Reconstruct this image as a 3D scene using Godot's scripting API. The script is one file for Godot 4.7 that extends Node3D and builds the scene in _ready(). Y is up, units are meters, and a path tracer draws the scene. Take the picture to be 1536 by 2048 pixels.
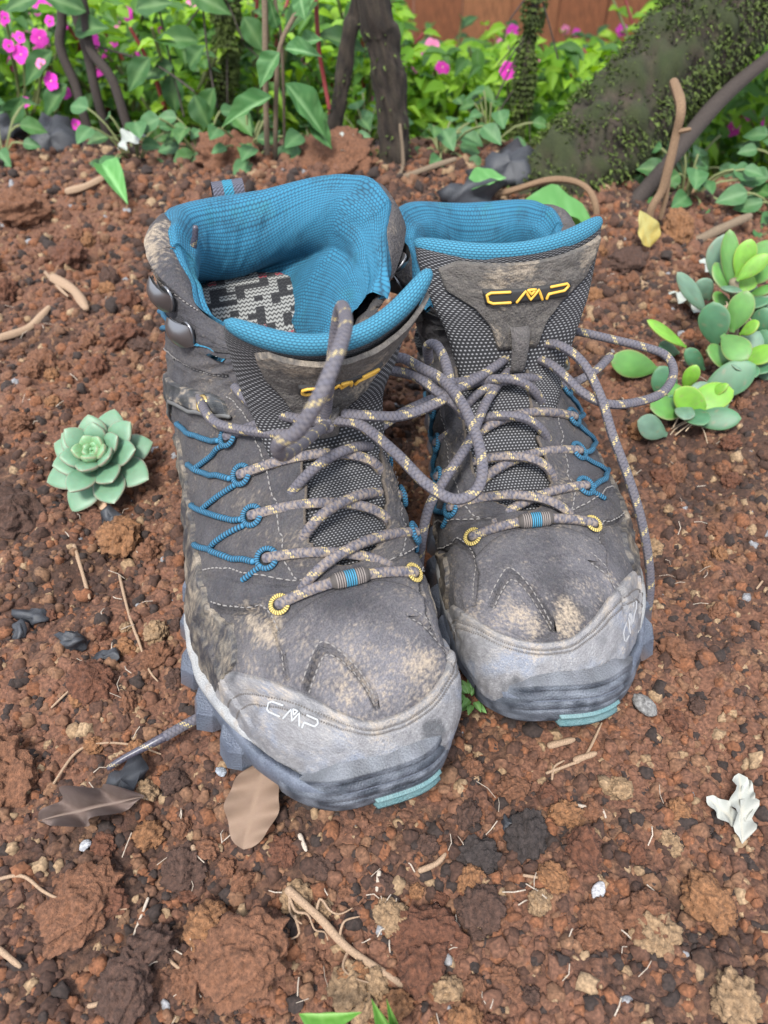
extends Node3D

# ---------------------------------------------------------------- helpers
var names := {}
var mats := {}

func numbered(called: String) -> String:
	var n: int = names.get(called, 0)
	names[called] = n + 1
	return called if n == 0 else "%s_%03d" % [called, n]

func tag(o: Node, label: String, category := "", group := "") -> void:
	if label != "":
		o.set_meta("label", label)
	if category != "":
		o.set_meta("category", category)
	if group != "":
		o.set_meta("group", group)

func thing(called: String, label: String, category: String, at := Vector3.ZERO, group := "") -> Node3D:
	var o := Node3D.new()
	o.name = numbered(called)
	add_child(o)
	o.position = at
	tag(o, label, category, group)
	return o

func put(parent: Node, called: String, mesh: Mesh, mat: Material, at := Transform3D()) -> MeshInstance3D:
	var o := MeshInstance3D.new()
	o.name = numbered(called) if parent == self else called
	o.mesh = mesh
	o.material_override = mat
	o.transform = at
	parent.add_child(o, true)
	return o

func rng(s: int) -> RandomNumberGenerator:
	var r := RandomNumberGenerator.new()
	r.seed = s
	return r

func lin(r: float, g: float, b: float) -> Color:
	return Color(r, g, b).linear_to_srgb()

func noise(s: int, freq: float, oct := 3) -> FastNoiseLite:
	var n := FastNoiseLite.new()
	n.seed = s
	n.noise_type = FastNoiseLite.TYPE_SIMPLEX_SMOOTH
	n.frequency = freq
	n.fractal_octaves = oct
	return n

func sstep(a: float, b: float, x: float) -> float:
	var t := clampf((x - a) / (b - a), 0.0, 1.0)
	return t * t * (3.0 - 2.0 * t)

# a mesh from a grid of points, nr rows by nc columns; wrap joins the last column to the first
func grid_mesh(p: PackedVector3Array, nr: int, nc: int, wrap := false, uv := PackedVector2Array(), col := PackedColorArray(), skip := PackedByteArray()) -> ArrayMesh:
	var idx := PackedInt32Array()
	var lastc := nc if wrap else nc - 1
	for i in nr - 1:
		for j in lastc:
			var j2 := (j + 1) % nc
			var a := i * nc + j
			var b := i * nc + j2
			var c := (i + 1) * nc + j
			var d := (i + 1) * nc + j2
			if skip.size() > 0 and (skip[a] + skip[b] + skip[c] + skip[d] > 0):
				continue
			idx.append(a); idx.append(b); idx.append(c)
			idx.append(b); idx.append(d); idx.append(c)
	return tri_mesh(p, idx, uv, col)

func tri_mesh(p: PackedVector3Array, idx: PackedInt32Array, uv := PackedVector2Array(), col := PackedColorArray(), smooth := true) -> ArrayMesh:
	var a := []
	a.resize(Mesh.ARRAY_MAX)
	a[Mesh.ARRAY_VERTEX] = p
	a[Mesh.ARRAY_INDEX] = idx
	if uv.size() > 0:
		a[Mesh.ARRAY_TEX_UV] = uv
	if col.size() > 0:
		a[Mesh.ARRAY_COLOR] = col
	var n := PackedVector3Array()
	n.resize(p.size())
	for k in range(0, idx.size(), 3):
		var f := (p[idx[k + 2]] - p[idx[k]]).cross(p[idx[k + 1]] - p[idx[k]])
		n[idx[k]] += f
		n[idx[k + 1]] += f
		n[idx[k + 2]] += f
	for k in n.size():
		n[k] = n[k].normalized() if n[k].length_squared() > 0.0 else Vector3.UP
	a[Mesh.ARRAY_NORMAL] = n
	var m := ArrayMesh.new()
	m.add_surface_from_arrays(Mesh.PRIMITIVE_TRIANGLES, a)
	return m

# Catmull-Rom through points, resampled at about step
func curve(pts: Array, step: float) -> PackedVector3Array:
	var out := PackedVector3Array()
	var n := pts.size()
	for i in n - 1:
		var p0: Vector3 = pts[maxi(i - 1, 0)]
		var p1: Vector3 = pts[i]
		var p2: Vector3 = pts[i + 1]
		var p3: Vector3 = pts[mini(i + 2, n - 1)]
		var k := maxi(2, int(ceil(p1.distance_to(p2) / step)))
		for j in k:
			out.append(p1.cubic_interpolate(p2, p0, p3, float(j) / k))
	out.append(pts[n - 1])
	return out

# a tube along a path; radius may vary through rad(s in 0..1)
func tube(path: PackedVector3Array, r: float, sides := 8, uvlen := 1.0, prof := PackedFloat32Array(), caps := true) -> ArrayMesh:
	var p := PackedVector3Array()
	var uv := PackedVector2Array()
	var n := path.size()
	var t0 := (path[1] - path[0]).normalized()
	var up := t0.cross(Vector3(0.31, 0.87, 0.17)).normalized()
	var len := 0.0
	var rows := 0
	for i in n:
		var t := (path[mini(i + 1, n - 1)] - path[maxi(i - 1, 0)]).normalized()
		up = (up - t * up.dot(t)).normalized()
		var side := t.cross(up)
		var rr := r
		if prof.size() > 0:
			var x := float(i) / (n - 1) * (prof.size() - 1)
			var k := mini(int(x), prof.size() - 2)
			rr = r * lerpf(prof[k], prof[k + 1], x - k)
		if i > 0:
			len += path[i].distance_to(path[i - 1])
		var reps := [1.0]
		if caps and i == 0:
			reps = [0.02, 0.75, 1.0]
		elif caps and i == n - 1:
			reps = [1.0, 0.75, 0.02]
		for q: float in reps:
			var shift := 0.0
			if caps and i == 0:
				shift = -rr * sqrt(1.0 - q * q) * 0.8
			elif caps and i == n - 1:
				shift = rr * sqrt(1.0 - q * q) * 0.8
			for j in sides + 1:
				var a := TAU * j / sides
				p.append(path[i] + t * shift + (up * cos(a) + side * sin(a)) * rr * q)
				uv.append(Vector2(float(j) / sides, len / uvlen))
			rows += 1
	return grid_mesh(p, rows, sides + 1, false, uv)

func std(key: String, col: Color, rough := 0.8, metal := 0.0) -> StandardMaterial3D:
	if mats.has(key):
		return mats[key]
	var m := StandardMaterial3D.new()
	m.resource_name = key
	m.albedo_color = col
	m.roughness = rough
	m.metallic = metal
	mats[key] = m
	return m

func noise_tex(s: int, size: int, freq: float, lo: float, hi: float, oct := 4, as_normal := false, bump := 4.0) -> NoiseTexture2D:
	var t := NoiseTexture2D.new()
	t.width = size
	t.height = size
	t.seamless = true
	t.noise = noise(s, freq, oct)
	if as_normal:
		t.as_normal_map = true
		t.bump_strength = bump
	else:
		var g := Gradient.new()
		g.set_color(0, Color(lo, lo, lo))
		g.set_color(1, Color(hi, hi, hi))
		t.color_ramp = g
	return t

func _ready() -> void:
	# camera, sky, light
	var cam := Camera3D.new()
	cam.name = "camera"
	var lens := CameraAttributesPhysical.new()
	lens.frustum_focal_length = 18.48
	lens.frustum_focus_distance = .372
	lens.exposure_aperture = 7.5
	lens.frustum_near = .02
	lens.frustum_far = 80
	cam.attributes = lens
	cam.fov = 65.99
	cam.position = Vector3(0, .345, 0)
	cam.rotation_degrees = Vector3(-47, 0, 0)
	cam.near = .02
	cam.far = 80
	add_child(cam)
	var we := WorldEnvironment.new()
	we.name = "environment"
	var env := Environment.new()
	env.background_mode = Environment.BG_SKY
	env.sky = Sky.new()
	var sm := ProceduralSkyMaterial.new()
	sm.sky_top_color = Color(.86, .89, .95)
	sm.sky_horizon_color = Color(.90, .92, .94)
	sm.ground_bottom_color = Color(.25, .20, .15)
	sm.ground_horizon_color = Color(.45, .46, .40)
	env.sky.sky_material = sm
	env.background_energy_multiplier = .95
	env.tonemap_mode = Environment.TONE_MAPPER_LINEAR
	env.tonemap_exposure = 2.5
	env.sdfgi_enabled = true
	env.ssao_enabled = true
	env.ssil_enabled = true
	we.environment = env
	add_child(we)
	var sun := DirectionalLight3D.new()
	sun.name = "sun"
	sun.light_energy = .75
	sun.light_angular_distance = 14
	sun.light_color = Color(1, .985, .96)
	sun.shadow_enabled = true
	sun.rotation_degrees = Vector3(-62, -24, 0)
	add_child(sun)
	# ground and the big plants
	g_low = noise(1, 5.0, 2)
	g_mid = noise(2, 24.0, 3)
	g_fine = noise(4, 130.0, 3)
	boot_materials()
	scene_materials()
	build_ground()
	fence()
	shrubs()
	# the boots
	var xa := Transform3D(Basis(Vector3.UP, deg_to_rad(18)), Vector3(-.104, .006, -.417))
	var xb := Transform3D(Basis(Vector3.UP, deg_to_rad(6)) * Basis(Vector3.RIGHT, deg_to_rad(-5)), Vector3(.060, -.028, -.472))
	make_boot("worn grey hiking boot with flopped tongue and a lace tip under its sole", 1.0, xa, .028, .15, 8.9, [[.027, .116, .166, .029, .006, .005], [.029, .128, .165, .034, .010, .006], [.031, .141, .168, .038, .015, .0055], [.033, .152, .174, .0415, .020, .0048], [.034, .160, .179, .0420, .020, .0040]], 11, {
		"flip": false, "tilt": .08,
		"spots": [[.335, .135, .05, .05, .8], [.98, .20, .07, .10, .95], [.46, .09, .03, .03, .4], [.21, .90, .05, .06, .35], [.22, .05, .04, .05, .2]],
		"hooks": [[.955, .135], [.862, .105]], "insole": .106, "loop_x": -.010, "loop_y": -.012,
		"patch": [[.55, -.22, .22], [.62, -.42, .42], [.70, -.5, .5], [.80, -.66, .72], [.92, -.72, .84], [.972, -.62, .90]],
		"letters": [-.30, .40, .74, .81], "tab": [.50, .61, -.14, .14],
		"free": [[[-0.0251, 0.1252, -0.2555], [-0.0309, 0.1497, -0.2158], [-0.0327, 0.1711, -0.1874], [-0.0325, 0.1816, -0.1811], [-0.0255, 0.1885, -0.1797], [-0.0188, 0.1988, -0.1834], [-0.0146, 0.2040, -0.1934], [-0.0121, 0.2044, -0.2084], [-0.0130, 0.1983, -0.2268], [-0.0148, 0.1926, -0.2398], [-0.0170, 0.1827, -0.2438], [-0.0203, 0.1612, -0.2457], [-0.0233, 0.1388, -0.2554], [-0.0253, 0.1240, -0.2586]], [[-0.0221, 0.1244, -0.2590], [-0.0101, 0.1272, -0.2532], [0.0045, 0.1254, -0.2381], [0.0165, 0.1205, -0.2256], [0.0275, 0.1174, -0.2193], [0.0361, 0.1192, -0.2212], [0.0397, 0.1233, -0.2285], [0.0383, 0.1289, -0.2419], [0.0332, 0.1323, -0.2602], [0.0254, 0.1333, -0.2759], [0.0160, 0.1328, -0.2856], [0.0072, 0.1322, -0.2938], [0.0016, 0.1263, -0.2962], [-0.0007, 0.1179, -0.2960]], [[-0.0165, 0.1290, -0.2581], [-0.0059, 0.1298, -0.2560], [0.0068, 0.1278, -0.2583], [0.0198, 0.1282, -0.2645], [0.0283, 0.1296, -0.2719], [0.0278, 0.1317, -0.2889], [0.0243, 0.1328, -0.3018], [0.0205, 0.1287, -0.3076], [0.0215, 0.1185, -0.3099]], [[-0.0894, 0.1032, -0.3022], [-0.0826, 0.1088, -0.2834], [-0.0743, 0.1108, -0.2723], [-0.0591, 0.1149, -0.2635], [-0.0405, 0.1193, -0.2565], [-0.0230, 0.1238, -0.2555]], [[-0.0692, 0.1167, -0.2919], [-0.0595, 0.1222, -0.2742], [-0.0484, 0.1243, -0.2648], [-0.0357, 0.1269, -0.2574], [-0.0240, 0.1259, -0.2563]], [[0.0016, 0.1247, -0.2946], [0.0138, 0.1290, -0.2845], [0.0244, 0.1285, -0.2723], [0.0304, 0.1271, -0.2678], [0.0348, 0.1184, -0.2702]], [[-0.0989, 0.0155, -0.1687], [-0.0911, 0.0145, -0.1749], [-0.0822, 0.0129, -0.1820], [-0.0754, 0.0053, -0.1929]]],
		"ends": [[[-0.0989, 0.0155, -0.1687], [-0.1051, 0.0149, -0.1651], [-0.1156, 0.0128, -0.1599], [-0.1224, 0.0107, -0.1562]], [[-0.0959, 0.1438, -0.3590], [-0.0940, 0.1500, -0.3598], [-0.0920, 0.1558, -0.3602], [-0.0911, 0.1601, -0.3604]]],
		})
	make_boot("worn grey hiking boot with upright tongue and laces trailing at both sides", -1.0, xb, .006, .05, 10.2, [[.008, .132, .147, .034, .006, .005], [.0085, .144, .144, .039, .010, .006], [.009, .155, .142, .043, .016, .0055], [.009, .165, .141, .046, .021, .0048], [.009, .171, .141, .047, .024, .0038]], 51, {
		"flip": true, "tilt": .07,
		"spots": [[.19, .03, .05, .05, .8], [.40, .03, .04, .04, .3], [.20, .95, .04, .05, .3]],
		"hooks": [[.955, .12], [.862, .10]], "insole": .09, "loop_x": .0, "loop_y": -.034,
		"patch": [[.60, -.30, .30], [.68, -.38, .38], [.75, -.50, .52], [.82, -.74, .78], [.90, -.76, .88], [.962, -.56, .90]],
		"letters": [-.32, .48, .772, .828], "tab": [.54, .67, -.12, .12],
		"free": [[[0.0761, 0.1017, -0.3373], [0.0857, 0.1055, -0.3223], [0.0977, 0.1013, -0.3076], [0.1100, 0.0975, -0.3035], [0.1261, 0.0929, -0.3103], [0.1441, 0.0888, -0.3235], [0.1535, 0.0897, -0.3392], [0.1511, 0.0925, -0.3509], [0.1390, 0.0934, -0.3578], [0.1232, 0.0949, -0.3623], [0.1088, 0.0961, -0.3665], [0.1024, 0.0921, -0.3739]], [[0.0757, 0.1067, -0.3398], [0.0869, 0.1132, -0.3306], [0.0977, 0.1114, -0.3184], [0.1052, 0.1030, -0.3036], [0.1107, 0.0911, -0.2878], [0.1186, 0.0764, -0.2751], [0.1263, 0.0595, -0.2642], [0.1329, 0.0399, -0.2549], [0.1370, 0.0224, -0.2494], [0.1386, 0.0080, -0.2457]], [[0.0652, 0.0994, -0.3305], [0.0509, 0.0988, -0.3049], [0.0410, 0.0934, -0.2815], [0.0298, 0.0862, -0.2650], [0.0216, 0.0759, -0.2554], [0.0185, 0.0610, -0.2497], [0.0173, 0.0419, -0.2468]], [[0.0668, 0.1047, -0.3361], [0.0528, 0.1058, -0.3198], [0.0369, 0.1061, -0.3054], [0.0219, 0.1064, -0.2955], [0.0075, 0.1071, -0.2844], [-0.0018, 0.1067, -0.2753]], [[0.0649, 0.1006, -0.3332], [0.0462, 0.0990, -0.3227], [0.0333, 0.0985, -0.3192], [0.0155, 0.1026, -0.3192], [0.0054, 0.1086, -0.3154]], [[0.0922, 0.0781, -0.3370], [0.1044, 0.0858, -0.3379], [0.1151, 0.0867, -0.3462], [0.1238, 0.0873, -0.3571]], [[0.0802, 0.0886, -0.3291], [0.0600, 0.0879, -0.3225], [0.0426, 0.0838, -0.3285], [0.0325, 0.0822, -0.3340]]],
		"ends": [],
		})
	# small plants, soil and litter
	succulents()
	clods()
	litter()
	scatter_crumbs()

func scene_materials() -> void:
	var soil_tex := noise_tex(12, 512, .035, .45, 1.0, 5)
	var soil := std("soil", Color.WHITE, .95)
	soil.vertex_color_use_as_albedo = true
	soil.albedo_texture = soil_tex
	soil.uv1_triplanar = true
	soil.uv1_world_triplanar = true
	soil.uv1_scale = Vector3.ONE * 22.0
	soil.normal_enabled = true
	soil.normal_texture = fine_normal
	var crumb := std("crumb", Color.WHITE, .95)
	crumb.vertex_color_use_as_albedo = true
	crumb.albedo_texture = soil_tex
	crumb.uv1_triplanar = true
	crumb.uv1_world_triplanar = true
	crumb.uv1_scale = Vector3.ONE * 30.0
	var ch := std("charcoal", lin(.035, .038, .045), .5)
	ch.normal_enabled = true
	ch.normal_texture = fine_normal
	ch.uv1_triplanar = true
	ch.uv1_scale = Vector3.ONE * 1.2
	for q in [["root_pale", lin(.46, .31, .20)], ["straw", lin(.62, .52, .42)]]:
		var m := std(q[0], q[1], .85)
		m.albedo_texture = grain_tex
		m.uv1_triplanar = true
		m.uv1_scale = Vector3.ONE * 60.0
# ---------------------------------------------------------------- the boots
# A boot lies along +z (heel at 0, toe at 0.3), y up. Each station is a cut through the upper from an outer point (sole or heel)
# to an inner one (toe top, instep, collar front): outer z y, inner z y, half widths lateral and medial, shift of the middle, exponents, widest place, shift of the ridge
const STATIONS := [
	[.2975, .024, .2985, .031, .008, .011, .011, 2.2, 2.6, .45, 0.0],
	[.296, .022, .2965, .042, .0165, .0225, .011, 2.2, 2.6, .45, 0.0],
	[.2915, .021, .2905, .051, .024, .0305, .011, 2.3, 3.0, .42, .001],
	[.283, .020, .281, .060, .0315, .0375, .010, 2.4, 3.2, .40, .002],
	[.268, .019, .265, .068, .0395, .0435, .008, 2.4, 3.5, .38, .004],
	[.248, .018, .246, .0745, .0460, .0475, .005, 2.3, 3.8, .36, .006],
	[.225, .017, .226, .081, .0500, .0492, .003, 2.2, 3.8, .35, .009],
	[.200, .017, .207, .089, .0525, .0485, .002, 2.1, 3.6, .34, .012],
	[.172, .018, .188, .1005, .050, .0455, .002, 2.0, 3.4, .34, .014],
	[.140, .020, .170, .1125, .0465, .0415, .002, 2.0, 3.2, .36, .014],
	[.100, .021, .155, .1225, .0435, .0395, .002, 2.0, 3.0, .40, .012],
	[.055, .021, .146, .130, .042, .0395, .001, 2.0, 2.8, .44, .009],
	[.020, .024, .140, .136, .041, .040, 0.0, 2.1, 2.6, .47, .006],
	[.0045, .046, .136, .141, .0405, .041, 0.0, 2.2, 2.4, .48, .003],
	[.003, .074, .133, .146, .042, .0435, .001, 2.1, 2.3, .48, .001],
	[.008, .102, .131, .150, .0455, .0475, .002, 1.9, 2.2, .48, 0.0],
	[.009, .126, .130, .153, .050, .053, .003, 1.6, 2.2, .48, 0.0],
	[.005, .146, .131, .156, .055, .0575, .004, 1.4, 2.2, .48, 0.0],
]
const SOLE_Y := .026

class Shell:
	var nr := 0
	var nc := 0
	var p := PackedVector3Array()
	var n := PackedVector3Array()

	# r and v in 0..1, off along the outside normal
	func at(r: float, v: float, off := 0.0) -> Vector3:
		var x := clampf(r, 0.0, 1.0) * (nr - 1)
		var y := clampf(v, 0.0, 1.0) * (nc - 1)
		var i := mini(int(x), nr - 2)
		var j := mini(int(y), nc - 2)
		var fx := x - i
		var fy := y - j
		var k := i * nc + j
		var a := p[k].lerp(p[k + 1], fy)
		var b := p[k + nc].lerp(p[k + nc + 1], fy)
		var q := a.lerp(b, fx)
		if off != 0.0:
			q += normal(r, v) * off
		return q

	func normal(r: float, v: float) -> Vector3:
		var x := clampf(r, 0.0, 1.0) * (nr - 1)
		var y := clampf(v, 0.0, 1.0) * (nc - 1)
		var i := mini(int(x), nr - 2)
		var j := mini(int(y), nc - 2)
		var k := i * nc + j
		var a := n[k].lerp(n[k + 1], y - j)
		return a.lerp(n[k + nc].lerp(n[k + nc + 1], y - j), x - i).normalized()

func station(t: float) -> Array:
	var last := STATIONS.size() - 1
	var i := mini(int(t), last - 1)
	var f := t - i
	var out := []
	for k in 11:
		out.append(cubic_interpolate(STATIONS[i][k], STATIONS[i + 1][k], STATIONS[maxi(i - 1, 0)][k], STATIONS[mini(i + 2, last)][k], f))
	return out

# half the width of the lace opening, lateral and medial
func lace_gap(t: float, medial: bool) -> float:
	return (.0205 if medial else .0155) * sqrt(clampf((t - 6.05) / .8, 0.0, 1.0)) + (.010 if medial else .014) * sstep(9.0, 17.0, t)

func boot_shell(mx: float, nr: int, nc: int, lean := 0.0, wide := 0.0, closed := false) -> Shell:
	var s := Shell.new()
	s.nr = nr
	s.nc = nc
	s.p.resize(nr * nc)
	s.n.resize(nr * nc)
	var fine := 220
	for i in nr:
		var u := float(i) / (nr - 1)
		# more rows at the toe end than stations alone would give
		var st := station(u * (STATIONS.size() - 1))
		var o := Vector3(0, st[1], st[0])
		var f := Vector3(0, st[3], st[2])
		var ax := f - o
		var path := PackedVector3Array()
		var acc := PackedFloat32Array()
		var len := 0.0
		var gap_l := lace_gap(u * (STATIONS.size() - 1), false)
		var gap_m := lace_gap(u * (STATIONS.size() - 1), true)
		for k in fine + 1:
			var th := TAU * k / fine
			var c := cos(th)
			var sn := sin(th)
			var e: float = 2.0 / (st[7] if c > 0.0 else st[8])
			var q: float = st[9] + (1.0 - st[9]) * pow(absf(c), e) if c > 0.0 else st[9] - st[9] * pow(absf(c), e)
			var b: float = st[5] if th > PI else st[4]
			var x: float = (1.0 if th > PI else -1.0) * b * pow(absf(sn), e)
			if c > 0.0 and not closed and absf(x) < (gap_m if th > PI else gap_l):
				continue
			var pt := o + ax * q + Vector3((x + st[6] * clampf(q * 2.0 + 0.4, 0.0, 1.0) + st[10] * q * q) * mx, 0, 0)
			if path.size() > 0:
				len += path[path.size() - 1].distance_to(pt)
			path.append(pt)
			acc.append(len)
		var w := 0
		for j in nc:
			var d := len * j / (nc - 1)
			while w < acc.size() - 2 and acc[w + 1] < d:
				w += 1
			var fr := (d - acc[w]) / maxf(acc[w + 1] - acc[w], 1e-9)
			var pt := path[w].lerp(path[w + 1], clampf(fr, 0.0, 1.0))
			var up := pow(clampf((pt.y - .03) / .12, 0.0, 1.2), 1.4)
			pt.x = pt.x * (1.0 + wide * up) + lean * mx * up
			# the rim dips towards the front corners of the collar and sags at the back
			var e := minf(float(j), float(nc - 1 - j)) / (nc - 1)
			if not closed:
				pt.y -= .027 * clampf(1.0 - e / .23, 0.0, 1.0) * clampf((u - .55) / .45, 0.0, 1.0) + .007 * sstep(.3, .5, e) * sstep(.80, 1.0, u)
			s.p[i * nc + j] = pt
	for i in nr:
		for j in nc:
			var a := s.p[mini(i + 1, nr - 1) * nc + j] - s.p[maxi(i - 1, 0) * nc + j]
			var b := s.p[i * nc + mini(j + 1, nc - 1)] - s.p[i * nc + maxi(j - 1, 0)]
			s.n[i * nc + j] = a.cross(b).normalized() * mx
	return s
var grain_tex: NoiseTexture2D
var nap_tex: NoiseTexture2D
var fine_normal: NoiseTexture2D

func weave_image(w: int, h: int, rows: int, cols: int, dark: Color, light: Color, rx: float, ry: float, soft: float) -> Image:
	var im := Image.create(w, h, false, Image.FORMAT_RGB8)
	for y in h:
		for x in w:
			var fy := float(y) / h * rows
			var best := 9.0
			for k in [-1, 0, 1]:
				var row := int(floor(fy)) + int(k)
				var sh := 0.5 if posmod(row, 2) == 1 else 0.0
				var fx := float(x) / w * cols - sh
				var dx := (fx - floorf(fx) - 0.5) / rx
				var dy := (fy - row - 0.5) / ry
				best = minf(best, sqrt(dx * dx + dy * dy))
			var k2 := 1.0 - sstep(1.0 - soft, 1.0 + soft, best)
			im.set_pixel(x, y, dark.lerp(light, k2))
	return im

func weave_mat(key: String, im: Image, scale: Vector2, bump: float, rough := 0.85) -> StandardMaterial3D:
	var m := std(key, Color.WHITE, rough)
	m.albedo_texture = ImageTexture.create_from_image(im)
	m.uv1_scale = Vector3(scale.x, scale.y, 1)
	m.vertex_color_use_as_albedo = true
	m.heightmap_enabled = true
	m.heightmap_scale = bump
	m.heightmap_texture = m.albedo_texture
	return m

func lace_mat(key: String, dust: float) -> StandardMaterial3D:
	var im := Image.create(64, 256, false, Image.FORMAT_RGB8)
	var a := lin(.090, .086, .106)
	var b := lin(.022, .021, .028)
	var y1 := lin(.55, .43, .17)
	var tan := lin(.30, .225, .16)
	var nz := noise(77, .06, 3)
	for y in 256:
		for x in 64:
			var fu := x / 64.0 * 8.0
			var fv := y / 256.0 * 32.0
			var p := fu + fv
			var q := fu - fv
			var cell := maxf(absf(fposmod(p, 2.0) - 1.0), 0.0) * absf(fposmod(q, 2.0) - 1.0)
			var c := b.lerp(a, sstep(.0, .4, cell + .18))
			var along := y / 256.0
			if fposmod(along - x / 64.0 * .35, .5) < .07:
				if posmod(int(floor(p)) + int(floor(q)), 2) == 0:
					c = c.lerp(y1, .8)
			if dust > 0.0:
				c = c.lerp(tan, dust * sstep(-.35, .35, nz.get_noise_2d(x, y)))
			im.set_pixel(x, y, c)
	var m := std(key, Color.WHITE, .8)
	m.albedo_texture = ImageTexture.create_from_image(im)
	m.heightmap_enabled = true
	m.heightmap_scale = .03
	m.heightmap_texture = m.albedo_texture
	return m

func rough_mat(key: String, col: Color, rough: float, scale := 14.0, bump := true, vc := true) -> StandardMaterial3D:
	var m := std(key, col, rough)
	m.vertex_color_use_as_albedo = vc
	m.albedo_texture = nap_tex
	m.uv1_triplanar = true
	m.uv1_scale = Vector3.ONE * scale
	if bump:
		m.normal_enabled = true
		m.normal_texture = fine_normal
		m.normal_scale = .9
	return m

# strip of surface between two lines drawn on a shell (each a list of r, v), raised by off and turned down at its rims
func patch(s: Shell, e0: Array, e1: Array, nu: int, nv: int, off: float, color: Callable, uvm := 1.0, wob := 0.0) -> ArrayMesh:
	var a := resample(e0, nu)
	var b := resample(e1, nu)
	var p := PackedVector3Array()
	var uv := PackedVector2Array()
	var col := PackedColorArray()
	var nz := noise(5, 300.0, 2)
	for i in nu:
		for j in nv:
			var f := float(j) / (nv - 1)
			var c: Vector2 = a[i].lerp(b[i], f)
			var rim := minf(1.0, minf(minf(i, nu - 1 - i), minf(j, nv - 1 - j)) / 1.0)
			var q := s.at(c.x, c.y, off if rim >= 1.0 else -off * .6)
			if wob > 0.0:
				q += s.normal(c.x, c.y) * nz.get_noise_3dv(q) * wob
			p.append(q)
			uv.append(Vector2(float(i) / (nu - 1), f) * uvm)
			col.append(color.call(c.x, c.y, q))
	return grid_mesh(p, nu, nv, false, uv, col)

func resample(e: Array, n: int) -> Array:
	var l := [0.0]
	for i in range(1, e.size()):
		l.append(l[i - 1] + (e[i] as Vector2).distance_to(e[i - 1]))
	var out := []
	for k in n:
		var d: float = l[l.size() - 1] * k / (n - 1)
		var i := 0
		while i < e.size() - 2 and l[i + 1] < d:
			i += 1
		var f: float = (d - l[i]) / maxf(l[i + 1] - l[i], 1e-9)
		var p0: Vector2 = e[maxi(i - 1, 0)]
		var p3: Vector2 = e[mini(i + 2, e.size() - 1)]
		out.append((e[i] as Vector2).cubic_interpolate(e[i + 1], p0, p3, f))
	return out

func chart_path(s: Shell, e: Array, step: float, off: float) -> Array:
	var rough := resample(e, 60)
	var len := 0.0
	for i in range(1, 60):
		len += s.at(rough[i].x, rough[i].y).distance_to(s.at(rough[i - 1].x, rough[i - 1].y))
	var n := maxi(2, int(len / step))
	var out := []
	for c: Vector2 in resample(e, n):
		out.append([s.at(c.x, c.y, off), s.normal(c.x, c.y), c])
	return out

# a row of short thread stitches along a line on the shell
func stitches(st: SurfaceTool, s: Shell, e: Array, off: float, pitch := .0026) -> void:
	var path := chart_path(s, e, pitch, off)
	for i in path.size() - 1:
		var a: Vector3 = path[i][0]
		var b: Vector3 = path[i + 1][0]
		var d := b - a
		var q0 := a + d * .12
		var q1 := a + d * .84
		var n: Vector3 = path[i][1]
		var side := d.normalized().cross(n) * .00038
		var top := n * .00036
		var mid := (q0 + q1) * .5 + top
		var low := n * -.0003
		var ring := [q0 + low, q0 + side * .5, mid + side, q1 + side * .5, q1 + low, q1 - side * .5, mid - side, q0 - side * .5]
		for k in 8:
			st.add_vertex(mid + top * .8)
			st.add_vertex(ring[k])
			st.add_vertex(ring[(k + 1) % 8])

func finish(st: SurfaceTool) -> ArrayMesh:
	st.generate_normals()
	return st.commit()

const CAP := [[.161, 0.0], [.169, .04], [.196, .085], [.226, .118], [.258, .152], [.286, .187], [.312, .225], [.325, .27], [.33, .36], [.33, .60], [.31, .72], [.292, .775], [.245, .825], [.2, .866], [.176, .905], [.163, .95], [.161, 1.0]]

func cap_edge(v: float) -> float:
	for i in CAP.size() - 1:
		if v <= CAP[i + 1][1]:
			var f: float = (v - CAP[i][1]) / (CAP[i + 1][1] - CAP[i][1])
			return cubic_interpolate(CAP[i][0], CAP[i + 1][0], CAP[maxi(i - 1, 0)][0], CAP[mini(i + 2, CAP.size() - 1)][0], f)
	return .161

# lines on the upper: each a list of r, v
func seam_lines(flip: bool) -> Dictionary:
	var v := func(l: Array) -> Array:
		var o := []
		for k in range(0, l.size(), 2):
			o.append(Vector2(l[k], l[k + 1]))
		return o
	var w := func(l: Array) -> Array:
		var o := []
		for k in range(0, l.size(), 2):
			o.append(Vector2(l[k], fposmod(1.0 - l[k + 1], 1.0) if flip else l[k + 1]))
		return o
	return {
		"wedge": w.call([.236, .118, .258, .088, .270, .068, .262, .052, .235, .030, .205, .013, .182, .004]),
		"wedge_medial": w.call([.286, .912, .272, .882, .250, .850, .228, .826]),
		"panel": v.call([.386, .185, .362, .158, .345, .140, .328, .127, .296, .124, .258, .139]),
		"panel_medial": v.call([.386, .815, .362, .842, .345, .860, .328, .873, .296, .876, .250, .846]),
		"quarter": v.call([.430, .195, .415, .15, .381, .097, .350, .062]),
		"quarter_medial": v.call([.430, .805, .415, .85, .381, .903, .350, .938]),
		"ankle": v.call([.775, .30, .762, .2, .744, .127, .704, .046]),
		"ankle_medial": v.call([.775, .70, .762, .8, .744, .873, .704, .954]),
		"eyestay": v.call([.345, .055, .40, .030, .46, .036, .52, .050, .58, .055, .64, .06]),
		"eyestay_medial": v.call([.345, .945, .40, .970, .46, .964, .52, .950, .58, .945, .64, .94]),
		"collar": v.call([.985, .06, .965, .15, .955, .3, .95, .5, .955, .7, .965, .85, .985, .94]),
	}

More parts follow.
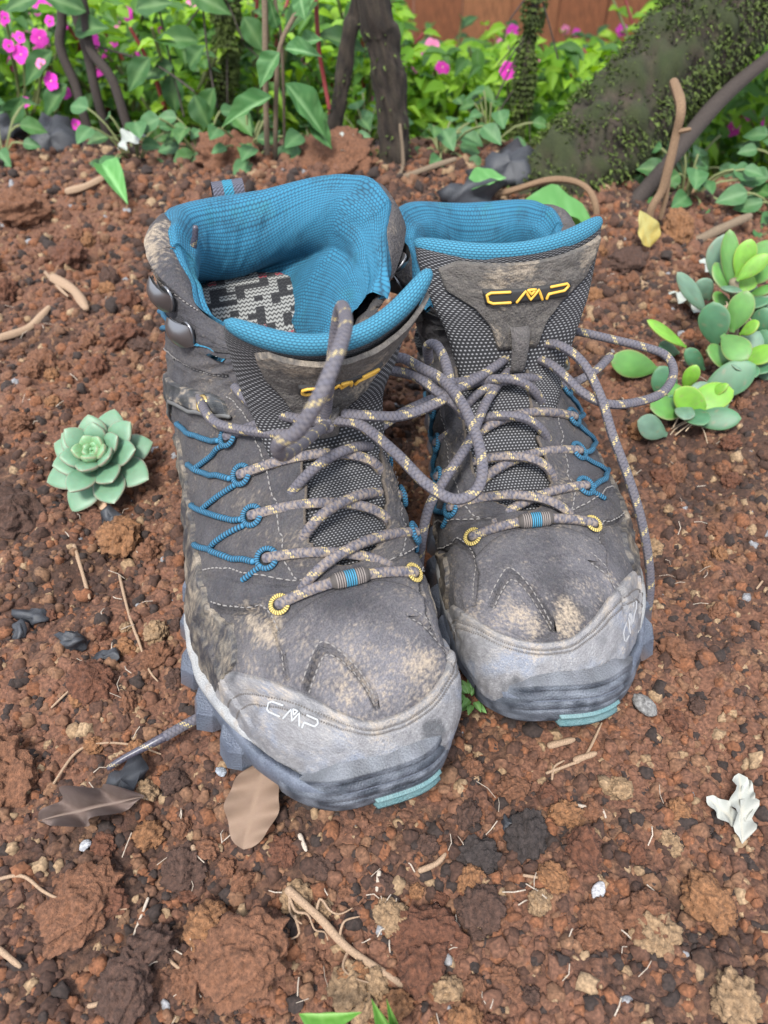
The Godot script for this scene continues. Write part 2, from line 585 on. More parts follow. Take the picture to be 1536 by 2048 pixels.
class Tongue:
	var c := []   # centre
	var f := []   # front normal
	var hw := []
	var bow := []
	var ht := []
	var x := Vector3.RIGHT
	var tilt := 0.0

	func at(s: float, u: float, off := 0.0) -> Vector3:
		var k := clampf(s, 0.0, 1.0) * (c.size() - 1)
		var i := mini(int(k), c.size() - 2)
		var g := k - i
		var cc: Vector3 = (c[i] as Vector3).cubic_interpolate(c[i + 1], c[maxi(i - 1, 0)], c[mini(i + 2, c.size() - 1)], g)
		var nf: Vector3 = (f[i] as Vector3).lerp(f[i + 1], g).normalized()
		var w := lerpf(hw[i], hw[i + 1], g)
		var bw := lerpf(bow[i], bow[i + 1], g)
		var out := (nf + x * (2.0 * bw * u / w)).normalized()
		return cc + (x + Vector3(0, tilt * s * s, 0)) * (w * u) - nf * (bw * u * u) + out * off

	func thick(s: float, u: float) -> float:
		var k := clampf(s, 0.0, 1.0) * (ht.size() - 1)
		var i := mini(int(k), ht.size() - 2)
		return lerpf(ht[i], ht[i + 1], k - i) * pow(maxf(1.0 - absf(u) ** 8.0, 0.0), .5)

func tongue_of(s: Shell, mx: float, to_t: float, upper: Array) -> Tongue:
	var t := Tongue.new()
	var last := STATIONS.size() - 1
	var k := 5.7
	var pts := []
	while k < to_t:
		var st := station(k)
		var r := k / last
		var rr := maxf(r, .375)
		var mid := (s.at(rr, 0.0) + s.at(rr, 1.0)) * .5
		pts.append([Vector3(lerpf(mid.x - mx * .002, float(upper[0][0]) * mx, sstep(7.6, to_t, k)), st[3] - .0088, st[2] - .004), .0225 + (k - 5.7) * .0012, .0035, .004])
		k += .7
	for q in upper:
		pts.append([Vector3(q[0] * mx, q[1], q[2]), q[3], q[4], q[5]])
	for i in pts.size():
		t.c.append(pts[i][0])
		var tg: Vector3 = pts[mini(i + 1, pts.size() - 1)][0] - pts[maxi(i - 1, 0)][0]
		t.f.append(Vector3(0, -tg.z, tg.y).normalized())
		t.hw.append(pts[i][1])
		t.bow.append(pts[i][2])
		t.ht.append(pts[i][3])
	return t

func letter_strokes() -> Array:
	# three wide slanted capitals in a box 0..1 by 0..1 (x to the reader's right, y up)
	return [
		[[.27, .92, .05, .92, .0, .75, .0, .22, .05, .06, .27, .06]],
		[[.35, .05, .45, .88, .525, .15, .61, .88, .68, .05], [.48, .94, .57, .94, .525, .58, .48, .94]],
		[[.76, .94, .97, .94, 1.0, .75, .96, .46, .75, .42, .74, .05]],
	]
func colored(m: ArrayMesh, _c: Color) -> ArrayMesh:
	return m

func tube_along(pts: Array, r: float, step: float, sides := 8, uvlen := .032) -> ArrayMesh:
	return tube(curve(pts, step), r, sides, uvlen)

# a flat-faced chunk with chamfered edges on a ring of points
func chunk(ring: Array, dir: Vector3, col: Callable) -> ArrayMesh:
	var n := ring.size()
	var mid := Vector3.ZERO
	for q: Vector3 in ring:
		mid += q / n
	var st := SurfaceTool.new()
	st.begin(Mesh.PRIMITIVE_TRIANGLES)
	st.set_smooth_group(-1)
	var lays := [[0.0, 0.0], [.86, 0.0], [1.0, .12], [.97, .85], [.84, 1.0], [0.0, 1.0]]
	for l in lays.size() - 1:
		for k in n:
			var a: Vector3 = mid.lerp(ring[k], lays[l][0]) + dir * lays[l][1]
			var b: Vector3 = mid.lerp(ring[(k + 1) % n], lays[l][0]) + dir * lays[l][1]
			var c: Vector3 = mid.lerp(ring[k], lays[l + 1][0]) + dir * lays[l + 1][1]
			var d: Vector3 = mid.lerp(ring[(k + 1) % n], lays[l + 1][0]) + dir * lays[l + 1][1]
			for q in [a, b, c, b, d, c]:
				st.set_color(col.call(q))
				st.add_vertex(q)
	return finish(st)

# a rounded slab through a ring of points, thick along dir
func slab(ring: Array, dir: Vector3) -> ArrayMesh:
	var n := ring.size()
	var mid := Vector3.ZERO
	for q: Vector3 in ring:
		mid += q / n
	var p := PackedVector3Array()
	for lay in [[0.0, 0.0], [.90, 0.0], [1.0, .15], [1.0, .85], [.90, 1.0], [0.0, 1.0]]:
		for q: Vector3 in ring:
			p.append(mid.lerp(q, lay[0]) + dir * lay[1])
	return grid_mesh(p, 6, n, true)

func make_boot(label: String, mx: float, x: Transform3D, lean: float, wide: float, tongue_from: float, tongue_top: Array, dirt_seed: int, look: Dictionary) -> Dictionary:
	var root := thing("hiking_boot", label, "boot", x.origin, "the pair of hiking boots")
	root.basis = x.basis
	var nr := 440
	var nc := 300
	var s := boot_shell(mx, nr, nc, lean, wide)
	var shut := boot_shell(mx, 220, 160, lean, wide, true)
	var n1 := noise(dirt_seed, 22.0, 3)
	var n2 := noise(dirt_seed + 1, 95.0, 3)
	var n3 := noise(dirt_seed + 2, 620.0, 3)
	var sew := seam_lines(look.flip)
	var spots: Array = look.spots
	var tan := Color(.56, .45, .33)
	var suede := func(r: float, v: float, q: Vector3) -> Color:
		var toe := 1.0 - sstep(.20, .37, r)
		var e := minf(v, 1.0 - v)
		var bias := -.55 + toe * .47
		bias += .22 * (1.0 - sstep(.0, .10, e)) * (1.0 - sstep(.45, .6, r)) * sstep(.3, .36, r)
		for sp in spots:
			var d: float = Vector2((r - sp[0]) / sp[2], (v - sp[1]) / sp[3]).length()
			bias += float(sp[4]) * (1.0 - sstep(.3, 1.0, d))
		var a := n1.get_noise_3dv(q)
		var b := n2.get_noise_3dv(q)
		var c := n3.get_noise_3dv(q)
		var dust := sstep(-.15, .75, a * .55 + b * .35 + c * .75 + bias)
		var base := Color(.084, .081, .091).lerp(Color(.058, .055, .063), clampf(.5 + b, 0, 1))
		base = base.lerp(Color(.235, .235, .28), toe * clampf(.45 + a * 1.1 + c * .4, 0, 1))
		base = base.lerp(Color(.26, .22, .18), clampf(.07 + .22 * (a + c) + toe * .1, 0, .3))
		return base.lerp(tan, dust * .8)
	# upper: grooves along the seams, sunken windows in the toe
	var depth := PackedFloat32Array()
	depth.resize(nr * nc)
	for key in sew:
		var e: Array = sew[key]
		var amount: float = {"wedge": .0034, "wedge_medial": .0030, "panel": .0026, "panel_medial": .0026, "ankle": .0020, "ankle_medial": .0020, "quarter": .0014, "quarter_medial": .0014}.get(key, .0005)
		for c: Vector2 in resample(e, 240):
			var i0 := int(c.x * (nr - 1))
			var j0 := int(c.y * (nc - 1))
			var here := s.at(c.x, c.y)
			for di in range(-2, 4):
				for dj in range(-2, 4):
					var i := i0 + int(di)
					var j := j0 + int(dj)
					if i < 0 or j < 0 or i >= nr or j >= nc:
						continue
					var d := s.p[i * nc + j].distance_to(here)
					depth[i * nc + j] = maxf(depth[i * nc + j], amount * (1.0 - sstep(.0006, .0019, d)))
	var windows := [
		PackedVector2Array([Vector2(.236, .118), Vector2(.258, .088), Vector2(.270, .068), Vector2(.262, .052), Vector2(.235, .030), Vector2(.205, .013), Vector2(.182, .004), Vector2(.15, .05), Vector2(.2, .12)]),
		PackedVector2Array([Vector2(.386, .185), Vector2(.362, .158), Vector2(.345, .140), Vector2(.328, .127), Vector2(.296, .124), Vector2(.258, .139), Vector2(.25, .25), Vector2(.4, .25)]),
		PackedVector2Array([Vector2(.386, .815), Vector2(.362, .842), Vector2(.345, .860), Vector2(.328, .873), Vector2(.296, .876), Vector2(.250, .846), Vector2(.25, .75), Vector2(.4, .75)]),
	]
	if look.flip:
		for z in 1:
			var w: PackedVector2Array = windows[z]
			for k in w.size():
				w[k].y = 1.0 - w[k].y
			windows[z] = w
	var up := PackedVector3Array()
	var uc := PackedColorArray()
	up.resize(nr * nc)
	uc.resize(nr * nc)
	for i in nr:
		for j in nc:
			var k := i * nc + j
			var r := float(i) / (nr - 1)
			var v := float(j) / (nc - 1)
			var d := depth[k]
			if r > .17 and r < .41:
				for w: PackedVector2Array in windows:
					if Geometry2D.is_point_in_polygon(Vector2(r, v), w):
						d += .0013
						break
			var q := s.p[k]
			# soft creases where the boot bends, and a slightly uneven skin
			var bend := sin(r * 150.0 + n1.get_noise_3dv(q * .6) * 5.0) * .0005 * sstep(.3, .36, r) * (1.0 - sstep(.7, .95, r))
			d -= n2.get_noise_3dv(q) * .0008 + bend + n1.get_noise_3dv(q * 1.3) * .0012
			# turned edge at the lace opening
			up[k] = q - s.n[k] * d
			uc[k] = suede.call(r, v, q)
	s.p = up
	# at the sides of the collar the suede turns over the rim before the lining starts
	var roll_over := func(v: float) -> float:
		var e := minf(v, 1.0 - v)
		return .0095 * sstep(.03, .12, e) * (1.0 - sstep(.24, .36, e))
	for k in range(1, 12):
		var f := k / 8.0
		for j in nc:
			var v := float(j) / (nc - 1)
			var d: float = roll_over.call(v) + .0006
			var q := s.at(1.0, v, -d * f) + Vector3.UP * sin(f * PI * .62) * d * .42
			up.append(q)
			uc.append(suede.call(.985, v, q))
	put(root, "upper", grid_mesh(up, nr + 11, nc, false, PackedVector2Array(), uc), rough_mat("suede", lin(1, 1, 1), .95))
	# the cut edge of the leather along the lace opening: a thin turned-in rim
	for side in 2:
		var rim := PackedVector3Array()
		var rc := PackedColorArray()
		var rows := 0
		for i in range(int(.325 * nr), nr):
			var r := float(i) / (nr - 1)
			var a := s.at(r, float(side))
			var b := s.at(r, .012 if side == 0 else .988)
			var out := (a - b).normalized()
			var nn := s.normal(r, float(side))
			var fray := n3.get_noise_3dv(a * 2.0) * .0005
			for w in [[0.0, 0.0], [.0008, .0001], [.0012 + fray, -.0006], [.0009 + fray, -.0020], [-.002, -.0026], [-.008, -.0028]]:
				rim.append(a + out * w[0] + nn * w[1])
				rc.append(Color(.15, .125, .10) if w[1] > -.002 else Color(.06, .055, .055))
			rows += 1
		put(root, "eyestay_edge", grid_mesh(rim, rows, 6, false, PackedVector2Array(), rc), mats.suede)
	# vamp flap: the arched leather edge over the foot of the tongue
	var fp := PackedVector3Array()
	var fc := PackedColorArray()
	for i in 26:
		for j in 61:
			var a := float(j) / 60.0 * 2.0 - 1.0
			var b := float(i) / 25.0
			var arch := .308 + .026 * (1.0 - pow(absf(a), 2.2))
			var r := lerpf(.283, arch, b)
			var v := fposmod(a * .125 + .002, 1.0)
			var lift := lerpf(-.0003, .0013, sstep(.0, .5, b)) if b < .97 and absf(a) < .97 else -.0012
			lift -= sstep(.8, 1.0, b) * .0008
			var q := shut.at(r, v, lift)
			q += shut.normal(r, v) * (n2.get_noise_3dv(q) * .0008 + n1.get_noise_3dv(q * 1.3) * .0012)
			fp.append(q)
			fc.append(suede.call(r, v, q))
	put(root, "vamp", grid_mesh(fp, 26, 61, false, PackedVector2Array(), fc), mats.suede)
	# toe cap: rubbery cloth round the toe
	var cp := PackedVector3Array()
	var cc := PackedColorArray()
	var cr := 90
	var ccn := 260
	for i in cr:
		for j in ccn:
			var v := float(j) / (ccn - 1)
			var edge := cap_edge(v)
			var f := float(i) / (cr - 1)
			var r := lerpf(edge, 0.0, f)
			var off := .0019 if i > 0 else -.001
			if i == 1:
				off = .0012
			off -= .0007 * exp(-pow((f - .10) / .018, 2.0)) + .0007 * exp(-pow((f - .15) / .018, 2.0))
			var q := s.at(r, v)
			off += n1.get_noise_3dv(q) * .0006
			q += s.normal(r, v) * off
			cp.append(q)
			var a := n1.get_noise_3dv(q * 1.4)
			var b := n2.get_noise_3dv(Vector3(q.x * 1.0, q.y * .25, q.z * 1.0))
			var c := n3.get_noise_3dv(Vector3(q.x * 1.6, q.y * .12, q.z * 1.6))
			var k := Color(.24, .235, .245).lerp(Color(.23, .26, .33), sstep(-.05, .45, a + b * .3 + (1.0 - sstep(.2, .6, f)) * -.12 + f * .12))
			k = k.lerp(Color(.43, .425, .43), clampf(.25 + b * .5 + c * .8, 0.0, .75) * .8)
			k = k.lerp(tan, sstep(.05, .55, (1.0 - sstep(.05, .32, f)) * .24 + b * .35 + c * .3 - .08 + a * .25) * .75)
			k = k.lerp(Color(.045, .05, .06), sstep(.25, .6, -a * .6 - b * .5 + f * .25) * .65)
			cc.append(k)
	put(root, "toe_cap", grid_mesh(cp, cr, ccn, false, PackedVector2Array(), cc), rough_mat("cap", lin(1, 1, 1), .62, 22.0))
	# worn rand up the sides of the boot
	for side in 2:
		var e0 := []
		var e1 := []
		for q in [[.312, .205], [.35, .188], [.40, .190], [.451, .208], [.519, .240], [.574, .262], [.64, .285]]:
			e0.append(Vector2(q[0], q[1] if side == 0 else 1.0 - q[1]))
			e1.append(Vector2(q[0], .33 if side == 0 else .67))
		var rand := func(r: float, v: float, q: Vector3) -> Color:
			var a: float = n2.get_noise_3dv(Vector3(q.x, q.y * .7, q.z * .7))
			var c := n3.get_noise_3dv(Vector3(q.x, q.y * .35, q.z * 1.2))
			var k := Color(.04, .04, .05).lerp(Color(.21, .18, .145), sstep(-.35, .45, a * .7 + c * .7 + .10))
			return k.lerp(tan, sstep(.15, .6, a + c * .6) * .45)
		put(root, "side_rand", patch(s, e0, e1, 120, 26, .0018, rand, 1.0, .0003), mats.cap)
	# rubber strap round the ankle, with its brass eyelet
	for side in 2:
		var m := func(l: Array) -> Array:
			var o := []
			for q in l:
				o.append(Vector2(q[0], q[1] if side == 0 else 1.0 - q[1]))
			return o
		var rubber := func(r: float, v: float, q: Vector3) -> Color:
			var a := n2.get_noise_3dv(q)
			var k := Color(.045, .05, .055).lerp(Color(.16, .16, .165), clampf(.3 + a, 0, 1))
			return k.lerp(tan, sstep(.25, .6, a + n3.get_noise_3dv(q) * .6) * .6)
		var up0: Array = m.call([[.76, .48], [.752, .36], [.735, .259], [.697, .135], [.657, .086], [.635, .083]])
		var up1: Array = m.call([[.66, .48], [.672, .36], [.690, .259], [.640, .150], [.612, .105], [.600, .088]])
		put(root, "ankle_strap", patch(s, up0, up1, 70, 14, .0022, rubber, 1.0, .0004), mats.cap)
		var bead := []
		for q in chart_path(s, up1, .004, .0022):
			bead.append(q[0])
		put(root, "strap_edge", tube_along(bead, .0011, .003, 6), std("strap_edge", lin(.10, .10, .10), .6))
		var c0 := s.at(.648, .118 if side == 0 else .882, .0024)
		var nn := s.normal(.648, .118 if side == 0 else .882)
		put(root, "brass_eyelet", ring_mesh(c0, nn, .0036, .0009, 20), std("brass", lin(.5, .36, .14), .35, .9))
	# thread stitching
	var st := SurfaceTool.new()
	st.begin(Mesh.PRIMITIVE_TRIANGLES)
	for key in sew:
		var e: Array = sew[key]
		for off in ([.010] if key in ["eyestay", "eyestay_medial"] else [.007, -.007] if key.begins_with("wedge") else [.009]):
			var e2 := []
			for c: Vector2 in e:
				e2.append(c + (Vector2(off * 1.1, 0) if key.begins_with("wedge") or key.begins_with("panel") or key.begins_with("quarter") else Vector2(off * .6, off * (1.0 if c.y < .5 else -1.0) if key.begins_with("eyestay") else 0.0)))
			stitches(st, s, e2, .0004)
	put(root, "stitching", finish(st), std("thread", lin(.185, .172, .165), .9))
	st = SurfaceTool.new()
	st.begin(Mesh.PRIMITIVE_TRIANGLES)
	for row in [.10, .15]:
		var e := []
		for k in 60:
			var v := k / 59.0 * .62 - .335
			v = fposmod(v, 1.0)
			e.append([cap_edge(v) * (1.0 - row), v])
		var path := []
		for c in e:
			path.append(c)
		for k in e.size() - 1:
			var c0: Array = e[k]
			var c1: Array = e[k + 1]
			var cnt := 3
			for z in cnt:
				var f0 := (z + .12) / cnt
				var f1 := (z + .82) / cnt
				var dv := fposmod(c1[1] - c0[1] + .5, 1.0) - .5
				var a := Vector2(lerpf(c0[0], c1[0], f0), fposmod(c0[1] + dv * f0, 1.0))
				var b := Vector2(lerpf(c0[0], c1[0], f1), fposmod(c0[1] + dv * f1, 1.0))
				var pa := s.at(a.x, a.y, .0014)
				var pb := s.at(b.x, b.y, .0014)
				if pa.distance_to(pb) > .01:
					continue
				var n := s.normal(a.x, a.y)
				var sd := (pb - pa).normalized().cross(n) * .00055
				var m := (pa + pb) * .5
				var ring := [pa, m - sd * .9 - n * .0001, pb, m + sd * .9 - n * .0001]
				for w in 4:
					st.add_vertex(m + n * .0006)
					st.add_vertex(ring[w])
					st.add_vertex(ring[(w + 1) % 4])
	put(root, "stitching", finish(st), std("cap_thread", lin(.09, .08, .075), .9))
	# collar lining: a fat padded roll over the rim, a crease, then the inner wall
	var prof := [[.99, .0012, 0.0], [.997, .0004, 0.0], [1.0, -.0006, .0012], [1.0, .0012, .0034], [1.0, .0050, .0048], [1.0, .0095, .0046], [1.0, .0140, .0026], [.982, .0180, 0.0], [.965, .0200, 0.0], [.945, .0205, 0.0], [.925, .0190, 0.0], [.908, .0150, 0.0], [.897, .0086, 0.0], [.890, .0034, 0.0], [.882, .0052, 0.0], [.865, .0090, 0.0], [.84, .0110, 0.0], [.80, .0095, 0.0], [.75, .008, 0.0], [.70, .007, 0.0], [.64, .0065, 0.0], [.58, .006, 0.0], [.50, .006, 0.0], [.42, .006, 0.0]]
	var fine := []
	for k in prof.size() - 1:
		for z in 3:
			var f := z / 3.0
			var o := []
			for w in 3:
				o.append(cubic_interpolate(prof[k][w], prof[k + 1][w], prof[maxi(k - 1, 0)][w], prof[mini(k + 2, prof.size() - 1)][w], f))
			fine.append(o)
	var lp := PackedVector3Array()
	var luv := PackedVector2Array()
	var lc := PackedColorArray()
	var ln := 180
	var along := 0.0
	for k in fine.size():
		var o: Array = fine[k]
		var prev := lp.size() - ln
		for j in ln:
			var v := float(j) / (ln - 1)
			var e := minf(v, 1.0 - v)
			var fat := lerpf(.16, 1.0, sstep(.04, .25, e))
			fat *= 1.0 + .07 * sin(v * 21.0 + dirt_seed) * (1.0 if k < 40 else 0.0)
			var inset: float = o[1] if o[1] < 0.0 else o[1] * fat + minf(.0034, o[1])
			var turned: float = roll_over.call(lerpf(.004, .996, v))
			if o[0] < .97:
				inset = maxf(inset, .0070)
			inset += turned * (1.0 - sstep(.0, .022, inset))
			var q: Vector3 = s.at(o[0], lerpf(.004, .996, v), -inset) + Vector3.UP * (o[2] * lerpf(.35, 1.0, sstep(.02, .24, e)))
			q += Vector3.UP * .0015 * sin(v * 13.0 + 1.0) * (1.0 if o[0] > .97 else 0.0)
			lp.append(q)
			luv.append(Vector2(v * .30, along))
			var stain := sstep(.2, .55, n1.get_noise_3dv(q * 1.3) + n3.get_noise_3dv(q) * .2)
			var worn := 1.0 + .45 * n2.get_noise_3dv(q * .5) + .35 * n3.get_noise_3dv(q)
			lc.append((Color(1, 1, 1) * worn).lerp(Color(2.6, 1.25, .85), stain * .5))
		if k > 0:
			along += lp[prev + ln / 2].distance_to(lp[lp.size() - ln / 2])
	put(root, "collar_lining", grid_mesh(lp, fine.size(), ln, false, luv, lc), mats.blue_weave)
	# the knitted insole inside, its heel end drawn up the back of the boot
	var ip := PackedVector3Array()
	var iuv := PackedVector2Array()
	for i in 24:
		for j in 25:
			var f := float(i) / 23.0
			var a := float(j) / 24.0 * 2.0 - 1.0
			var w := .050 * sqrt(1.0 - pow(1.0 - minf(f * 2.4, 1.0), 2.3)) + .0005
			w *= .90 - .22 * sstep(.25, .6, f)
			var zz := .021 + f * .15
			var yy := lerpf(float(look.insole), .045, sstep(0.0, .85, f)) + .012 * a * a * sstep(.1, .5, f)
			var cx := lean * mx * pow(clampf((yy - .03) / .12, 0, 1.2), 1.4) + .002 * mx
			ip.append(Vector3(cx + a * w, yy, zz))
			iuv.append(Vector2(a * w, zz) / .038)
	put(root, "insole", grid_mesh(ip, 24, 25, false, iuv), mats.knit)
	# loop of webbing at the heel
	var hl := PackedVector3Array()
	var hw := PackedVector2Array()
	var hc := [[-.004, .118], [-.0065, .128], [-.0075, .138], [-.0075, .148], [-.006, .157], [-.0025, .1615], [.002, .160], [.0045, .154], [.005, .147]]
	for i in hc.size():
		for j in 9:
			var a := j / 8.0 * 2.0 - 1.0
			hl.append(Vector3(lean * mx * 1.05 + mx * look.loop_x + a * .0085, hc[i][1] + look.loop_y, hc[i][0] + .003))
			hw.append(Vector2(j / 8.0, i * .009 / .02))
	put(root, "pull_loop", grid_mesh(hl, hc.size(), 9, false, hw), mats.webbing)
	sole(root, s, mx, dirt_seed)
	# tongue
	var tg := tongue_of(s, mx, tongue_from, tongue_top)
	tg.tilt = look.tilt
	var tp := PackedVector3Array()
	var tuv := PackedVector2Array()
	var tc := PackedColorArray()
	var bp := PackedVector3Array()
	var buv := PackedVector2Array()
	var bc := PackedColorArray()
	var tn := 150
	var tw := 61
	var length := 0.0
	for i in tn:
		var f := float(i) / (tn - 1)
		length = f * .19
		for j in tw:
			var u := float(j) / (tw - 1) * 2.0 - 1.0
			var th := tg.thick(f, u)
			var rib := (.0034 * pow(absf(sin(f * PI * 8.2 + .3)), .6) - .0015) * (1.0 - sstep(.42, .52, f)) * (1.0 - pow(absf(u), 4.0))
			var q := tg.at(f, u, th + rib)
			q += n1.get_noise_3dv(q) * Vector3(0, .001, .001)
			tp.append(q)
			tuv.append(Vector2(u * .03, length))
			var dirt := sstep(.25, .6, n1.get_noise_3dv(q * 1.2) + n3.get_noise_3dv(q) * .3 + (sstep(.85, 1.0, f) * sstep(.5, 1.0, absf(u)) * .25))
			tc.append(Color(1, 1, 1).lerp(Color(6, 4.6, 3.4), dirt * .7))
	# the lining goes from the front rim over the top and down the back
	var roll := []
	for k in 13:
		roll.append([1.0, lerpf(-20.0, 180.0, k / 12.0)])
	for k in range(1, 60):
		roll.append([1.0 - k / 60.0, 180.0])
	for k in roll.size():
		var f: float = roll[k][0]
		var a := deg_to_rad(roll[k][1])
		for j in tw:
			var u := float(j) / (tw - 1) * 2.0 - 1.0
			var th := tg.thick(f, u)
			var mid := tg.at(f, u)
			var out := (tg.at(f, u, .01) - mid).normalized()
			var tang := (tg.at(1.0, u) - tg.at(.97, u)).normalized()
			var over := th * .96 + .0004
			var q := mid + out * cos(a) * over
			if f >= 1.0:
				q += tang * (sin(a) * over * 1.15 + .0006)
			bp.append(q)
			buv.append(Vector2(u * .045, k * .0016))
			var dirt := sstep(.2, .6, n1.get_noise_3dv(q * 1.2) + n3.get_noise_3dv(q) * .3 + .12)
			bc.append(Color(1.0, 1.0, 1.0).lerp(Color(3.2, 1.7, 1.2), dirt * .35 * (1.0 if k < 9 else 0.0)))
	put(root, "tongue", grid_mesh(tp, tn, tw, false, tuv, tc), mats.dot_mesh)
	put(root, "tongue_lining", grid_mesh(bp, roll.size(), tw, false, buv, bc), mats.blue_pale)
	# suede piece on the tongue
	var pp := PackedVector3Array()
	var pc := PackedColorArray()
	var shape: Array = look.patch
	for i in 60:
		var f := float(i) / 59.0
		var k := f * (shape.size() - 1)
		var b := mini(int(k), shape.size() - 2)
		var sv: float = lerpf(shape[b][0], shape[b + 1][0], k - b)
		var lo: float = lerpf(shape[b][1], shape[b + 1][1], k - b)
		var hi: float = lerpf(shape[b][2], shape[b + 1][2], k - b)
		for j in 51:
			var g := float(j) / 50.0
			var u := lerpf(lo, hi, g)
			var rim := minf(minf(i, 59 - i), minf(j, 50 - j))
			var fat := .0022 if rim >= 1 else .0002
			fat += .0022 * sstep(.72, .82, sv) * sin(clampf(g, 0, 1) * PI)
			var q := tg.at(sv, u, tg.thick(sv, u) + fat)
			q += n2.get_noise_3dv(q) * Vector3(0, .0006, .0012)
			pp.append(q)
			var dd := sstep(.15, .55, n1.get_noise_3dv(q * 1.5) + n3.get_noise_3dv(q) * .5)
			pc.append(Color(.085, .078, .075).lerp(Color(.19, .17, .15), clampf(.3 + n3.get_noise_3dv(q) * .8 + sstep(.7, .9, sv) * .25, 0, 1)).lerp(tan, dd * .45))
	put(root, "tongue_patch", grid_mesh(pp, 60, 51, false, PackedVector2Array(), pc), mats.suede)
	# raised yellow lettering on the tongue
	var box: Array = look.letters
	var strip := PackedVector3Array()
	for i in 8:
		for j in 31:
			var u := lerpf(float(box[0]) - .06, float(box[1]) + .06, j / 30.0)
			var sv := lerpf(float(box[2]) - .014, float(box[3]) + .014, i / 7.0)
			var bulge := .0024 + .0022 * sstep(.72, .82, sv)
			strip.append(tg.at(sv, u, tg.thick(sv, u) + (bulge + .0006 if i > 0 and i < 7 and j > 0 and j < 30 else .001)))
	put(root, "letter_strip", grid_mesh(strip, 8, 31), std("black_rubber", lin(.022, .021, .021), .7))
	var on_tongue := func(lx: float, ly: float) -> Vector3:
		var u := lerpf(box[0], box[1], lx)
		var sv := lerpf(box[2], box[3], ly)
		return tg.at(sv, u, tg.thick(sv, u) + .0024 + .0022 * sstep(.72, .82, sv) + .0010)
	lettering(root, on_tongue, .00072, std("yellow_rubber", lin(.62, .36, .05), .5))
	var corners := [Vector2(.248, .178), Vector2(.193, .116), Vector2(.241, .197), Vector2(.180, .135)]
	if mx < 0.0:
		corners = [Vector2(.195, .172), Vector2(.258, .204), Vector2(.182, .192), Vector2(.238, .220)]
	var on_cap := func(lx: float, ly: float) -> Vector3:
		var c: Vector2 = (corners[2] as Vector2).lerp(corners[3], lx).lerp((corners[0] as Vector2).lerp(corners[1], lx), ly)
		return s.at(c.x, c.y, .0020 + n1.get_noise_3dv(s.at(c.x, c.y)) * .0006)
	lettering(root, on_cap, .00042, std("white_print" if mx > 0.0 else "worn_print", lin(.36, .37, .38) if mx > 0.0 else lin(.24, .24, .25), .85))
	# little strap that holds the laces
	var tab := PackedVector3Array()
	var tabc := PackedColorArray()
	for i in 16:
		var f := float(i) / 15.0
		var sv: float = lerpf(look.tab[0], look.tab[1], f)
		for j in 9:
			var u := lerpf(look.tab[2], look.tab[3], j / 8.0)
			var lift := .0025 + .0045 * pow(sin(f * PI), .5) + (.0008 if j > 0 and j < 8 else -.0006)
			tab.append(tg.at(sv, u, tg.thick(sv, u) + lift))
			tabc.append(Color(.10, .092, .09).lerp(Color(.2, .18, .17), clampf(.3 + n3.get_noise_3dv(tab[tab.size() - 1]), 0, 1)))
	put(root, "lace_keeper_strap", grid_mesh(tab, 16, 9, false, PackedVector2Array(), tabc), mats.suede)
	lacing(root, s, shut, tg, mx, n1, look)
	var back := x.affine_inverse()
	for line: Array in look.free:
		var pts := []
		for q: Array in line:
			pts.append(back * Vector3(q[0], q[1], q[2]))
		put(root, "lace", tube_along(pts, .00236, .0022, 10), mats.lace)
	for line: Array in look.ends:
		var pts := []
		for q: Array in line:
			pts.append(back * Vector3(q[0], q[1], q[2]))
		put(root, "lace_tip", tube(curve(pts, .002), .0022, 10, .032, PackedFloat32Array([1, .95, .8, .72, .7, .66])), mats.lace_tip)
	return {"root": root, "shell": s, "tongue": tg, "x": x}

# three capitals laid on a surface: place(x, y) gives the point
func lettering(root: Node3D, place: Callable, r: float, mat: Material) -> void:
	for letter in letter_strokes():
		var lst := SurfaceTool.new()
		lst.begin(Mesh.PRIMITIVE_TRIANGLES)
		for stroke: Array in letter:
			var pts := []
			for k in range(0, stroke.size(), 2):
				pts.append(place.call(stroke[k], stroke[k + 1]))
			lst.append_from(polyline_tube(pts, r), 0, Transform3D())
		put(root, "letter", finish(lst), mat)

func polyline_tube(pts: Array, r: float) -> ArrayMesh:
	var path := PackedVector3Array()
	for i in pts.size() - 1:
		for k in 4:
			path.append((pts[i] as Vector3).lerp(pts[i + 1], k / 4.0))
	path.append(pts[pts.size() - 1])
	return tube(path, r, 6)

func ring_mesh(c: Vector3, n: Vector3, rad: float, thick: float, cnt := 18, sides := 6, squash := 1.0) -> ArrayMesh:
	var a := n.cross(Vector3(.1, .9, .2)).normalized()
	var b := n.cross(a)
	var p := PackedVector3Array()
	var uv := PackedVector2Array()
	for i in cnt + 1:
		var t := TAU * i / cnt
		var d := a * cos(t) + b * sin(t)
		for j in sides + 1:
			var w := TAU * j / sides
			p.append(c + d * (rad + cos(w) * thick) + n * sin(w) * thick * squash)
			uv.append(Vector2(float(j) / sides, 6.0 * i / cnt))
	return grid_mesh(p, cnt + 1, sides + 1, false, uv)

